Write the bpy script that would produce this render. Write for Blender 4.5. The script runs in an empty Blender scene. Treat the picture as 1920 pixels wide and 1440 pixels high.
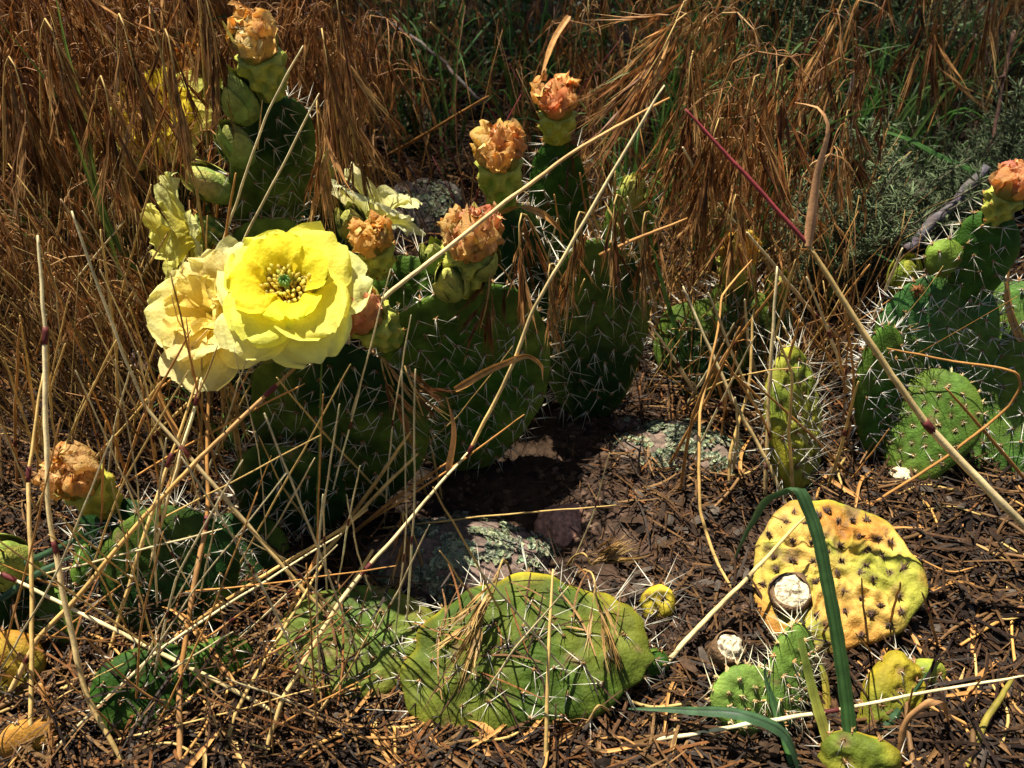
import bpy, math, random
import numpy as np
from mathutils import Vector
R = math.radians
rng = np.random.default_rng(7)
random.seed(7)
S = bpy.context.scene
COL = S.collection

# ------------------------------------------------------------------ camera
PITCH = 38.0
CAMH = 0.50
HF = math.tan(R(29.0))
cd = bpy.data.cameras.new('camera'); cam = bpy.data.objects.new('camera', cd); COL.objects.link(cam)
cam.location = (0, 0, CAMH); cam.rotation_euler = (R(90 - PITCH), 0, 0)
cd.sensor_fit = 'HORIZONTAL'; cd.angle = R(58.0); cd.clip_start = 0.01; cd.clip_end = 400
cd.dof.use_dof = True; cd.dof.focus_distance = 0.60; cd.dof.aperture_fstop = 14
cd.dof.aperture_fstop = 16
S.camera = cam
# ------------------------------------------------------------------ sky, sun, exposure
SUN_EL, SUN_AZ = 70.0, -48.0          # azimuth measured from straight ahead (+Y), negative = left
sd = Vector((math.sin(R(SUN_AZ)) * math.cos(R(SUN_EL)), math.cos(R(SUN_AZ)) * math.cos(R(SUN_EL)), math.sin(R(SUN_EL))))
w = bpy.data.worlds.new('World'); S.world = w; w.use_nodes = True
nt = w.node_tree; bg = nt.nodes['Background']
sky = nt.nodes.new('ShaderNodeTexSky'); sky.sky_type = 'NISHITA'; sky.sun_disc = False
sky.sun_elevation = R(SUN_EL); sky.sun_rotation = R(SUN_AZ)
nt.links.new(sky.outputs[0], bg.inputs[0]); bg.inputs[1].default_value = 0.05
sl = bpy.data.lights.new('sun', 'SUN'); sl.energy = 5.0; sl.angle = R(0.53); sl.color = (1, .95, .85)
so = bpy.data.objects.new('sun', sl); COL.objects.link(so)
so.rotation_euler = sd.to_track_quat('Z', 'Y').to_euler(); so.location = (-1, 2, 4)
S.view_settings.view_transform = 'Standard'; S.view_settings.look = 'None'
S.view_settings.exposure = 1.05; S.view_settings.gamma = 1.0
S.render.engine = 'CYCLES'
S.cycles.max_bounces = 6; S.cycles.diffuse_bounces = 1; S.cycles.glossy_bounces = 2; S.cycles.transmission_bounces = 4

# ------------------------------------------------------------------ maths helpers
def vnoise(p):
    p = np.asarray(p, float)
    i = np.floor(p).astype(np.int64); f = p - i
    f = f * f * (3 - 2 * f)
    def h(a, b, c):
        n = (a * 374761393 + b * 668265263 + c * 1274126177) & 0x7fffffff
        n = ((n ^ (n >> 13)) * 1274126177) & 0x7fffffff
        n = (n ^ (n >> 16)) & 0xffffff
        return n / float(0xffffff) * 2 - 1
    x, y, z = i[..., 0], i[..., 1], i[..., 2]
    fx, fy, fz = f[..., 0], f[..., 1], f[..., 2]
    L = lambda a, b, t: a + (b - a) * t
    return L(L(L(h(x, y, z), h(x+1, y, z), fx), L(h(x, y+1, z), h(x+1, y+1, z), fx), fy),
             L(L(h(x, y, z+1), h(x+1, y, z+1), fx), L(h(x, y+1, z+1), h(x+1, y+1, z+1), fx), fy), fz)
def fbm(p, o=4):
    p = np.asarray(p, float); s = 0; a = 1; t = 0
    for k in range(o):
        s = s + a * vnoise(p + 17.3 * k); t += a; a *= .5; p = p * 2.03
    return s / t
_cp, _sp = math.cos(R(PITCH)), math.sin(R(PITCH))
def ray(px, py):
    dx = (px - 960) / 960 * HF; dy = -(py - 720) / 960 * HF
    return np.array([dx, _cp + _sp * dy, -_sp + _cp * dy])
O = np.array([0, 0, CAMH])
def PY(px, py, Y):
    d = ray(px, py); return O + d * (Y / d[1])
def mpp(Y, py=720):                       # metres per photo pixel at distance Y
    return Y / ray(960, py)[1] * HF / 960
MOUNDS = []                               # (x, y, radius x, radius y, height)
def gz(x, y):
    x = np.asarray(x, float); y = np.asarray(y, float)
    p = np.stack([x, y, 0 * x], -1)
    z = .010 * fbm(p * 9, 3) + .004 * fbm(p * 45, 3)
    for (mx, my, rx, ry, h) in MOUNDS:
        z = z + h * np.exp(-((x - mx) / rx) ** 2 - ((y - my) / ry) ** 2)
    return z + .05 * np.clip(y - 1.0, 0, 50) ** 1.2
def PG(px, py, up=0.0):                   # where the ray meets the ground
    d = ray(px, py); t = CAMH / -d[2]
    for _ in range(12):
        q = O + d * t
        t += (q[2] - float(gz(q[0], q[1])) - up) / -d[2] * .8
    return O + d * t
def PGv(px, py):
    px = np.asarray(px, float); py = np.asarray(py, float); dx = (px - 960) / 960 * HF; dy = -(py - 720) / 960 * HF
    d = np.stack([dx, _cp + _sp * dy, -_sp + _cp * dy], -1); t = CAMH / -d[:, 2]
    for _ in range(8):
        q = O + d * t[:, None]; t = t + (q[:, 2] - gz(q[:, 0], q[:, 1])) / -d[:, 2] * .8
    return O + d * t[:, None]
def nrm(v):
    v = np.asarray(v, float); return v / (np.linalg.norm(v, axis=-1, keepdims=True) + 1e-12)
def frame(axis, ref=(0, 0, 1)):
    a = nrm(axis); r = np.asarray(ref, float)
    if abs(np.dot(a, r)) > .95: r = np.array([1., 0, 0])
    x = nrm(np.cross(r, a)); y = np.cross(a, x)
    return x, y, a
def spline(P, n):
    P = np.asarray(P, float)
    if len(P) == 2: return P[0] + (P[1] - P[0]) * np.linspace(0, 1, n)[:, None]
    d = np.r_[0, np.cumsum(np.linalg.norm(np.diff(P, axis=0), axis=1))]
    t = np.linspace(0, d[-1], n); out = []
    m = np.gradient(P, d, axis=0)
    for v in t:
        k = min(max(np.searchsorted(d, v) - 1, 0), len(P) - 2)
        h = d[k+1] - d[k]; u = (v - d[k]) / h
        out.append((2*u**3 - 3*u**2 + 1) * P[k] + (u**3 - 2*u**2 + u) * h * m[k] + (-2*u**3 + 3*u**2) * P[k+1] + (u**3 - u**2) * h * m[k+1])
    return np.array(out)

# ------------------------------------------------------------------ mesh builder
class MB:
    def __init__(s): s.V = []; s.Q = []; s.T = []; s.C = []; s.n = 0
    def add(s, v, q=None, t=None, c=(1, 1, 1)):
        v = np.asarray(v, float).reshape(-1, 3); c = np.asarray(c, float)
        if c.ndim == 1: c = np.tile(c, (len(v), 1))
        s.V.append(v); s.C.append(c.reshape(-1, 3))
        if q is not None and len(q): s.Q.append(np.asarray(q, int) + s.n)
        if t is not None and len(t): s.T.append(np.asarray(t, int) + s.n)
        s.n += len(v)
    def mesh(s, name, mat, off=(0, 0, 0), smooth=True):
        V = np.concatenate(s.V) - np.asarray(off); C = np.concatenate(s.C)
        Q = np.concatenate(s.Q) if s.Q else np.zeros((0, 4), int)
        T = np.concatenate(s.T) if s.T else np.zeros((0, 3), int)
        me = bpy.data.meshes.new(name)
        me.vertices.add(len(V)); me.vertices.foreach_set('co', V.astype(np.float32).ravel())
        li = np.r_[Q.ravel(), T.ravel()]
        me.loops.add(len(li)); me.loops.foreach_set('vertex_index', li.astype(np.int32))
        tot = np.r_[np.full(len(Q), 4), np.full(len(T), 3)]
        me.polygons.add(len(tot))
        me.polygons.foreach_set('loop_start', np.r_[0, np.cumsum(tot)[:-1]].astype(np.int32))
        me.polygons.foreach_set('loop_total', tot.astype(np.int32))
        me.polygons.foreach_set('use_smooth', np.full(len(tot), smooth, bool))
        me.update(calc_edges=True)
        a = me.color_attributes.new('Col', 'FLOAT_COLOR', 'POINT')
        a.data.foreach_set('color', np.c_[C, np.ones(len(C))].astype(np.float32).ravel())
        me.materials.append(mat); me.validate()
        return me
    def build(s, name, mat, parent=None, smooth=True):
        root = parent
        while root is not None and root.parent is not None: root = root.parent
        off = root.location if root is not None else (0, 0, 0)
        o = bpy.data.objects.new(name, s.mesh(name, mat, off, smooth)); COL.objects.link(o)
        if parent is not None: o.parent = parent
        return o
    def build_at(s, name, mat, loc, smooth=True):        # a one-mesh thing with its origin at its base
        o = bpy.data.objects.new(name, s.mesh(name, mat, loc, smooth)); COL.objects.link(o)
        o.location = loc; return o
    # ---- shapes
    def grid(s, P, c, wrap=False):
        P = np.asarray(P, float); a, b = P.shape[:2]
        I = np.arange(a * b).reshape(a, b)
        if wrap: J = np.roll(I, -1, 1); q = np.stack([I[:-1], J[:-1], J[1:], I[1:]], -1).reshape(-1, 4)
        else: q = np.stack([I[:-1, :-1], I[:-1, 1:], I[1:, 1:], I[1:, :-1]], -1).reshape(-1, 4)
        c = np.asarray(c, float)
        s.add(P, q, None, c if c.ndim == 1 else c.reshape(-1, 3))
    def tube(s, pts, rad, c, sides=5):
        pts = np.asarray(pts, float); n = len(pts); rad = np.broadcast_to(np.asarray(rad, float), (n,))
        tg = nrm(np.gradient(pts, axis=0)); x, y, _ = frame(tg[0]); rows = []
        for k in range(n):
            x = nrm(x - tg[k] * np.dot(x, tg[k])); y = np.cross(tg[k], x)
            a = np.arange(sides) * 2 * math.pi / sides
            rows.append(pts[k] + rad[k] * (np.cos(a)[:, None] * x + np.sin(a)[:, None] * y))
        c = np.asarray(c, float)
        if c.ndim == 2: c = np.repeat(c, sides, 0)
        n0 = s.n; s.grid(rows, c, True)
        cc = c if c.ndim == 1 else c[0]
        s.add([pts[0], pts[-1]], None, None, cc)
        m = s.n - 2; ar = np.arange(sides)
        s.T.append(np.stack([n0 + (ar + 1) % sides, n0 + ar, np.full(sides, m)], 1))
        e = n0 + (n - 1) * sides
        s.T.append(np.stack([e + ar, e + (ar + 1) % sides, np.full(sides, m + 1)], 1))
    def strap(s, pts, wid, c, side, fold, twist, cols=9):
        pts = np.asarray(pts, float); n = len(pts); tg = nrm(np.gradient(pts, axis=0)); sv = np.array(side, float); rows = []
        u = np.linspace(-1, 1, cols); ct = 1 + .20 * rng.normal(size=cols); ct[cols // 2] *= .6; out = []
        for k in range(n):
            x = nrm(sv - tg[k] * np.dot(sv, tg[k])); y = np.cross(tg[k], x); a = twist * k / max(n - 1, 1); X = x * math.cos(a) + y * math.sin(a); Y = np.cross(tg[k], X)
            h = wid[k] / 2; wv = h * (1 + .05 * math.sin(k * 1.7)); rows.append(pts[k] + u[:, None] * X * wv + (np.abs(u) ** 1.3)[:, None] * Y * h * fold)
            out.append(c[k] * ct[:, None] * (1 + .10 * rng.normal()))
        s.grid(rows, np.clip(np.array(out), .003, .9))
    def ribbon(s, pts, wid, c, side=None, fold=.25, twist=0.0):
        pts = np.asarray(pts, float); n = len(pts); wid = np.broadcast_to(np.asarray(wid, float), (n,))
        tg = nrm(np.gradient(pts, axis=0))
        sv = np.array(side if side is not None else (1, 0, 0), float); rows = []
        for k in range(n):
            x = sv - tg[k] * np.dot(sv, tg[k]); x = nrm(x); y = np.cross(tg[k], x)
            a = twist * k / max(n - 1, 1); X = x * math.cos(a) + y * math.sin(a); Y = np.cross(tg[k], X)
            h = wid[k] / 2
            rows.append([pts[k] - X * h + Y * h * fold, pts[k] - Y * h * fold * .4, pts[k] + X * h + Y * h * fold])
        c = np.asarray(c, float)
        if c.ndim == 1: c = np.tile(c, (n, 1))
        c = np.repeat(c, 3, 0) * np.tile([[1.12], [.78], [1.0]], (n, 1)); s.grid(rows, np.clip(c, 0, .92))
    def cones(s, o, d, ln, r, c):                        # many thin spines at once
        o = np.asarray(o, float); d = nrm(d); n = len(o)
        if n == 0: return
        ref = np.where(np.abs(d[:, 2:3]) > .9, np.array([[1., 0, 0]]), np.array([[0, 0, 1.]]))
        x = nrm(np.cross(ref, d)); y = np.cross(d, x)
        ln = np.broadcast_to(np.asarray(ln, float), (n,))[:, None]; r = np.broadcast_to(np.asarray(r, float), (n,))[:, None]
        V = np.stack([o + x * r, o + (-.5 * x + .866 * y) * r, o + (-.5 * x - .866 * y) * r, o + d * ln], 1)
        b = np.arange(n)[:, None] * 4
        T = np.concatenate([b + [0, 1, 3], b + [1, 2, 3], b + [2, 0, 3]])
        c = np.asarray(c, float)
        if c.ndim == 2: c = np.repeat(c, 4, 0)
        s.add(V, None, T, c)
    def blob(s, o, r, c, seg=8, rings=6, amp=.2, freq=2.0, sq=(1, 1, 1), axis=(0, 0, 1)):
        x, y, a = frame(axis)
        th = np.linspace(0.02, math.pi - .02, rings)[:, None]; ph = np.arange(seg)[None] * 2 * math.pi / seg
        n = np.stack([np.sin(th) * np.cos(ph), np.sin(th) * np.sin(ph), np.cos(th) + 0 * ph], -1)
        k = 1 + amp * fbm(n * freq + np.asarray(o) * 91, 3)
        L = n * k[..., None] * r * np.asarray(sq)
        P = np.asarray(o) + L[..., :1] * x + L[..., 1:2] * y + L[..., 2:] * a
        c = np.asarray(c, float)
        s.grid(P, c if c.ndim == 1 else c, True)
    def lathe(s, o, axis, prof, c, seg=14, bump=0.0, bn=8):
        x, y, a = frame(axis); rows = []; rc = []
        ph = np.arange(seg) * 2 * math.pi / seg
        for k, (r, h) in enumerate(prof):
            rr = r * (1 + bump * np.sin(ph * bn / 2 + k * 1.4))
            rows.append(np.asarray(o) + rr[:, None] * (np.cos(ph)[:, None] * x + np.sin(ph)[:, None] * y) + a * h)
            rc.append(np.tile(c[k] if np.ndim(c) == 2 else c, (seg, 1)))
        s.grid(rows, np.array(rc), True)

# ------------------------------------------------------------------ materials (all procedural)
def mat(name, rough=.6, trans=0.0, nscale=60, namt=.35, bump=.0, bscale=400, spec=.3, orand=0.0, stretch=None, sss=0, tint=(1, 1, 1)):
    m = bpy.data.materials.new(name); m.use_nodes = True; t = m.node_tree; N = t.nodes; K = t.links
    b = N['Principled BSDF']; b.inputs['Roughness'].default_value = rough
    b.inputs['Specular IOR Level'].default_value = spec
    at = N.new('ShaderNodeAttribute'); at.attribute_name = 'Col'
    tc = N.new('ShaderNodeTexCoord'); src = tc.outputs['Object']
    if stretch:
        mp = N.new('ShaderNodeMapping'); mp.inputs['Scale'].default_value = stretch
        K.new(src, mp.inputs[0]); src = mp.outputs[0]
    nz = N.new('ShaderNodeTexNoise'); nz.inputs['Scale'].default_value = nscale; nz.inputs['Detail'].default_value = 6
    nz.inputs['Roughness'].default_value = .65
    K.new(src, nz.inputs['Vector'])
    mr = N.new('ShaderNodeMapRange'); mr.inputs[1].default_value = .3; mr.inputs[2].default_value = .7
    mr.inputs[3].default_value = 1 - namt; mr.inputs[4].default_value = 1 + namt
    K.new(nz.outputs[0], mr.inputs[0]); fac = mr.outputs[0]
    if orand:
        oi = N.new('ShaderNodeObjectInfo'); m2 = N.new('ShaderNodeMapRange')
        m2.inputs[3].default_value = 1 - orand; m2.inputs[4].default_value = 1 + orand
        K.new(oi.outputs['Random'], m2.inputs[0])
        mm = N.new('ShaderNodeMath'); mm.operation = 'MULTIPLY'; K.new(fac, mm.inputs[0]); K.new(m2.outputs[0], mm.inputs[1]); fac = mm.outputs[0]
    vm = N.new('ShaderNodeVectorMath'); vm.operation = 'SCALE'
    K.new(at.outputs['Color'], vm.inputs[0]); K.new(fac, vm.inputs['Scale'])
    v2 = N.new('ShaderNodeVectorMath'); v2.operation = 'MULTIPLY'; v2.inputs[1].default_value = tint
    K.new(vm.outputs[0], v2.inputs[0]); colo = v2.outputs[0]
    K.new(colo, b.inputs['Base Color'])
    if sss:
        b.inputs['Subsurface Weight'].default_value = sss; b.inputs['Subsurface Scale'].default_value = .004
        b.inputs['Subsurface Radius'].default_value = (.8, 1, .3)
    if bump:
        n2 = N.new('ShaderNodeTexNoise'); n2.inputs['Scale'].default_value = bscale; n2.inputs['Detail'].default_value = 5
        K.new(src, n2.inputs['Vector'])
        bp = N.new('ShaderNodeBump'); bp.inputs['Strength'].default_value = bump; bp.inputs['Distance'].default_value = .002
        K.new(n2.outputs[0], bp.inputs['Height']); K.new(bp.outputs[0], b.inputs['Normal'])
    if trans:
        tr = N.new('ShaderNodeBsdfTranslucent'); K.new(colo, tr.inputs[0])
        mx = N.new('ShaderNodeMixShader'); mx.inputs[0].default_value = trans
        K.new(b.outputs[0], mx.inputs[1]); K.new(tr.outputs[0], mx.inputs[2])
        K.new(mx.outputs[0], N['Material Output'].inputs[0])
    return m
M_pad = mat('cactus_skin', .55, 0, 90, .45, .45, 600, .10)
M_petal = mat('petal', .6, .55, 120, .10, .5, 420, .1)
M_wither = mat('withered_petal', .75, .66, 260, .12, .8, 900, .06)
M_spine = mat('spine', .45, .1, 300, .2, 0, spec=.4)
M_fuzz = mat('areole_wool', .9, .1, 500, .35, 0, spec=.1)
M_straw = mat('straw', .55, .12, 90, .32, .10, 500, .2, .16)
M_brome = mat('brome', .45, .28, 150, .45, 0, spec=.25, orand=.4, tint=(.66, .52, .37))
M_green = mat('green_blade', .45, .3, 80, .25, .08, 700, .25, .15)
M_sage = mat('sage_leaf', .7, .2, 120, .35, 0, spec=.15, orand=.2)
M_soil = mat('soil', .95, 0, 110, .6, 1.0, 260, .04)
M_rock = mat('granite', .9, 0, 260, .5, .9, 320, .15)
M_lichen = mat('lichen', .95, 0, 300, .35, .8, 800, .05)
M_litter = mat('litter', .8, .05, 200, .5, .4, 900, .08, tint=(.50, .48, .47))
M_wood = mat('weathered_wood', .85, 0, 160, .5, .8, 500, .15)
M_pith = mat('broken_pith', .9, .1, 250, .35, 1.0, 500, .1)

# ------------------------------------------------------------------ tagging
def tag(o, label=None, cat=None, group=None, kind=None):
    if label: o['label'] = label
    if cat: o['category'] = cat
    if group: o['group'] = group
    if kind: o['kind'] = kind
    return o
def thing(name, loc, label, cat, group=None):
    o = bpy.data.objects.new(name, None); COL.objects.link(o); o.empty_display_size = .02
    o.location = Vector([float(v) for v in loc]); return tag(o, label, cat, group)
def jit(c, a=.12):
    return np.clip(np.asarray(c, float) * (1 + a * rng.normal(size=3) * .4 + a * rng.normal()), .002, .95)

# ================================================================== ground
MOUNDS += [(.085, .50, .075, .07, .018), (.10, .40, .06, .05, .010), (-.30, .75, .2, .2, .02), (.0, .62, .12, .06, .008), (.33, .36, .1, .06, -.006)]
def axis_pts(lo, hi, step, far):
    a = list(np.arange(lo, hi + step, step)); st = step
    while a[-1] < far: st *= 1.35; a.append(a[-1] + st)
    st = step
    while a[0] > -far: st *= 1.35; a.insert(0, a[0] - st)
    return np.array(a)
gx = axis_pts(-.62, .62, .0042, 60); gy = axis_pts(.16, .95, .0042, 60)
X, Y = np.meshgrid(gx, gy)
far = np.clip((np.abs(X) + np.abs(Y - .6) - 3) / 4, 0, 1)
Z = gz(X, np.minimum(Y, 6))
near = np.clip(1 - (np.hypot(X, Y - .5) - .6) / .4, 0, 1)
p = np.stack([X, Y, 0 * X], -1)
Z = Z + near * (.0035 * fbm(p * 160, 3) + .002 * np.abs(fbm(p * 330, 2)))
nn = fbm(p * 14, 4); n3 = fbm(p * 80, 3)
soil = np.array([.050, .030, .018]); dark = np.array([.018, .012, .008]); red = np.array([.075, .045, .030])
t = np.clip(nn * 1.4 + .45, 0, 1)[..., None]
C = dark * (1 - t) + soil * t
rm = np.clip(np.exp(-((X - .10) / .075) ** 2 - ((Y - .44) / .10) ** 2) * 1.1 + .35 * n3 - .15, 0, 1)[..., None]
C = C * (1 - rm) + red * rm
g = MB(); g.grid(np.stack([X, Y, Z], -1), C)
tag(g.build('ground', M_soil), kind='structure')

# ------------------------------------------------------------------ rocks with lichen
def rock(px, py, wpx, h, depth, label, cat='rock', liche=0, base=(.15, .105, .08), name='rock', lz=.25, up=0):
    c = PG(px, py); W = wpx * mpp(c[1], py) / 2
    root = thing(name, (c[0], c[1], c[2] - .01), label, cat)
    th = np.linspace(.01, math.pi - .01, 46)[:, None]; ph = np.arange(72)[None] * 2 * math.pi / 72
    n = np.stack([np.sin(th) * np.cos(ph), np.sin(th) * np.sin(ph), np.cos(th) + 0 * ph], -1)
    k = 1 + .22 * fbm(n * 1.7 + px, 3) + .07 * fbm(n * 7 + px, 3) + .02 * fbm(n * 30, 2)
    Pp = n * k[..., None] * np.array([W, depth, h])
    Pp[..., 2] = np.maximum(Pp[..., 2], -.012)
    f = fbm(n * 9 + 3, 3)[..., None]; f2 = fbm(n * 40, 2)[..., None]
    cc = np.array(base) * (1 + .5 * f + .35 * f2) + np.array([.07, .02, .015]) * np.clip(f, 0, 1)
    m = MB(); m.grid(Pp + np.array(root.location) + [0, 0, up], np.clip(cc, .02, .6), True)
    m.build('stone', M_rock, root)
    if liche:
        L = MB(); cnt = 0
        F = Pp.reshape(-1, 3); nf = n.reshape(-1, 3)
        for _ in range(liche * 6):
            i = rng.integers(len(F)); q = F[i]; d = nf[i]
            if d[2] < lz or fbm(d[None] * 4 + px, 2)[0] < .06: continue
            x, y, a = frame(d); r = rng.uniform(.0008, .0032); ns = 7
            an = np.arange(ns) * 2 * math.pi / ns; rr = r * rng.uniform(.6, 1.25, ns)
            ctr = q + np.array(root.location) + [0, 0, up] + a * .0008
            tilt = rng.normal(size=2) * .22
            rim = ctr + rr[:, None] * (np.cos(an)[:, None] * x + np.sin(an)[:, None] * y) + a * (rr * (np.cos(an) * tilt[0] + np.sin(an) * tilt[1]) + rng.uniform(0, .0012, ns))[:, None]
            col = jit([.30, .32, .19], .18) if rng.random() < .6 else jit([.16, .18, .11], .25)
            L.add(np.r_[[ctr], rim], None, [[0, 1 + j, 1 + (j + 1) % ns] for j in range(ns)], col)
            cnt += 1
            if cnt >= liche: break
        if cnt: tag(L.build('lichen', M_lichen, root, False), 'pale grey-green crusty lichen', kind='stuff')
    return root
rock(850, 1050, 400, .032, .045, 'lichen-crusted granite rock behind the broad fallen front cactus pad', liche=2600)
rock(1265, 845, 270, .024, .035, 'low rock almost covered by pale green lichen beside the dark hollow', liche=2000, lz=.05, base=(.15, .11, .08))
rock(1055, 985, 110, .022, .022, 'small pinkish granite lump at the rim of the dark hollow', base=(.36, .19, .13))
rock(790, 420, 190, .055, .06, 'grey lichened rock in the grass behind the withered flowers', liche=900, lz=-.1, base=(.12, .10, .08))
rock(740, 235, 200, .06, .08, 'mossy grey rock low in the dark grass at the back', liche=700, lz=-.1, base=(.10, .09, .06))
rock(275, 670, 60, .02, .02, 'little pink stone in the dry thicket beside the pale orange flower', liche=60, base=(.33, .22, .18))
rock(508, 1418, 34, .006, .007, 'small flat grey pebble lying in the litter under crossing straws', 'pebble', base=(.25, .25, .23), name='pebble')
rock(1170, 800, 90, .016, .016, 'broken dark stone between the upright pads and the lichened rock', base=(.14, .09, .07), liche=40)

# ------------------------------------------------------------------ cactus pads
GREEN = np.array([.036, .092, .010]); SHADE_GREEN = np.array([.010, .034, .006]); YEL = np.array([.55, .38, .05]); OLV = np.array([.105, .155, .020])  # the darkest green is pad green with shade worked into the colour
def pad(root, b, tpt, width, thick=.013, twist=0.0, col=GREEN, col2=OLV, mix=.25, dent=.0017, space=.0135, spine=(3, .017), long_rim=1.0,
        rings=24, seg=80, bend=0.0, rumple=.0015, label=None, name='pad', tufts=1.0, lean=None, taper=.16, wobble=.075, scol=(.72, .66, .50), edge=None, fuzzc=(.30, .17, .07), scars=0, corky=.35, shrivel=0.0, jitter=.10, col3=None):
    b = np.asarray(b, float); tpt = np.asarray(tpt, float); Lv = tpt - b; Ln = np.linalg.norm(Lv); ez = Lv / Ln
    toc = nrm(O - (b + tpt) / 2)
    if lean is not None: toc = nrm(lean)
    ey = nrm(toc - ez * np.dot(toc, ez)); ex = np.cross(ey, ez)
    a = R(twist); ex, ey = ex * math.cos(a) + ey * math.sin(a), ey * math.cos(a) - ex * math.sin(a)
    hw = width / 2; sd_ = rng.uniform(0, 50)
    rr = np.sin(np.linspace(0, 1, rings) * math.pi / 2) ** .9
    th = np.arange(seg) * 2 * math.pi / seg
    def place(r, tt):
        tz = r * np.cos(tt); wob = 1 + wobble * fbm(np.stack([np.cos(tt) * 1.9 + sd_, np.sin(tt) * 1.9, 0 * tt], -1), 3)
        x = hw * r * np.sin(tt) * (1 + taper * tz) * wob; z = Ln * (.5 + .5 * tz * wob)
        h = thick / 2 * np.sqrt(np.clip(1 - r ** 5, 0, 1)) * (1 - .15 * r * r)
        return x, z, h
    # areoles in a staggered grid plus along the rim
    ar = []
    nz_ = int(Ln / (space * .87)) + 1
    for j in range(nz_):
        z = (j + .5) * space * .87; 
        for i in range(-20, 21):
            x = (i + (j % 2) * .5) * space
            x2 = x + rng.normal() * space * jitter; z2 = z + rng.normal() * space * jitter
            tz = 2 * z2 / Ln - 1; rx = x2 / (hw * (1 + taper * tz)); r = math.hypot(rx, tz)
            if r < .9: ar.append((x2, z2, r))
    ar = np.array(ar) if ar else np.zeros((0, 3))
    def surf(side):
        Rg, Tg = np.meshgrid(rr, th, indexing='ij'); x, z, h = place(Rg, Tg)
        d2 = np.full(x.shape, 1e9)
        for (ax, az, _) in ar: d2 = np.minimum(d2, (x - ax) ** 2 + (z - az) ** 2)
        g_ = np.exp(-d2 / (space * .40) ** 2)
        fade = np.clip((1 - Rg ** 8), 0, 1)
        q = np.stack([x, z, 0 * x + side * 7 + sd_], -1)
        y = side * (h + fade * (dent * (g_ - .3) + rumple * fbm(q * 55, 3) + shrivel * (.5 - np.abs(fbm(q * 95, 3)) * 2.2)))
        y = y + bend * ((x / hw) ** 2) * hw + .05 * hw * fbm(q * [18, 18, 0] + sd_, 2)
        P = b + x[..., None] * ex + z[..., None] * ez + y[..., None] * ey
        nn_ = fbm(q * 22 + 5, 3); n2_ = fbm(q * 130, 2)
        m_ = np.clip(mix + 1.5 * nn_ + (.25 * (Rg ** 6)), 0, 1)[..., None]
        c = col * (1 - m_) + col2 * m_
        c = c * (1 + .28 * n2_[..., None])
        if col3 is not None:
            g3 = np.clip((fbm(q * 30 + 41, 3) - .02) * 3.2, 0, .9)[..., None]; c = c * (1 - g3) + np.asarray(col3) * g3
        if edge is not None:
            e_ = np.clip((1.1 * Rg ** 9 + 1.2 * nn_ - .35) * np.clip(.1 + 1.2 * np.cos(Tg), 0, 1), 0, 1)[..., None]; c = c * (1 - e_) + np.asarray(edge) * e_
        ck = np.clip((fbm(q * 75 + 11, 3) - (.62 - .35 * corky)) * 6, 0, 1)[..., None] * (.75 if corky else 0); c = c * (1 - ck) + np.array([.17, .105, .05]) * ck
        if dent < 0 or scars:
            k_ = np.clip(np.exp(-d2 / (space * .2) ** 2) * (1.0 if dent < 0 else scars), 0, .85)[..., None]
            c = c * (1 - k_) + np.array([.10, .055, .025]) * k_
        return P, np.clip(c, .004, .9), (x, z, y)
    m = MB()
    for side in (1, -1):
        P, c, _ = surf(side)
        if side < 0: P = P[:, ::-1]; c = c[:, ::-1]
        m.grid(P, c, True)
    o = m.build(name, M_pad, root)
    if label: o['label'] = label
    # spines and woolly areoles
    so_, sdv, sln, tuft_o, tuft_d = [], [], [], [], []
    def areole(pos, nor, rim):
        k = max(1, int(round(spine[0] * rng.uniform(.5, 1.5) * (1.2 if rim else 1))))
        tuft_o.append(pos); tuft_d.append(nor)
        if spine[0] <= 0: return
        for _ in range(k):
            tang = nrm(rng.normal(size=3)); dv = nor * rng.uniform(.35, 1.2) + tang * rng.uniform(.6, 1.1) - ez * .12 - np.array([0, 0, .12])
            if np.dot(dv, nor) < .15: dv = dv + nor * .5
            so_.append(pos); sdv.append(dv); sln.append(spine[1] * rng.uniform(.45, 1.35) * (long_rim if rim else 1))
    for (ax, az, r_) in ar:
        tz = 2 * az / Ln - 1
        h = thick / 2 * math.sqrt(max(0, 1 - r_ ** 5)) * (1 - .15 * r_ * r_)
        for side in (1, -1):
            qq = np.array([[ax, az, side * 7 + sd_]])
            y = side * (h + dent * .7 + rumple * fbm(qq * 55, 3)[0]) + bend * ((ax / hw) ** 2) * hw + .05 * hw * fbm(qq * [18, 18, 0] + sd_, 2)[0]
            areole(b + ax * ex + az * ez + y * ey, ey * side, False)
    nr = int(math.pi * (hw + Ln / 2) / (space * .85))
    for k in range(nr):
        tt = -math.pi * .9 + 1.8 * math.pi * (k + .5) / nr
        x, z, h = place(np.array(1.0), np.array(tt)); x, z = float(x), float(z)
        y = bend * ((x / hw) ** 2) * hw
        nv = nrm(ex * math.sin(tt) / hw + ez * math.cos(tt) / (Ln / 2))
        areole(b + x * ex + z * ez + y * ey, nv, True)
    if tufts and tuft_o:
        f = MB(); to = np.array(tuft_o); td = np.array(tuft_d)
        for _ in range(7):
            f.cones(to + rng.normal(size=to.shape) * .0006, td + rng.normal(size=td.shape) * .55, rng.uniform(.0018, .0038, len(to)) * tufts, .00075 * tufts, np.array([jit(fuzzc, .2) for _ in to]))
        tag(f.build('areoles', M_fuzz, o), kind='stuff')
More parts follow.
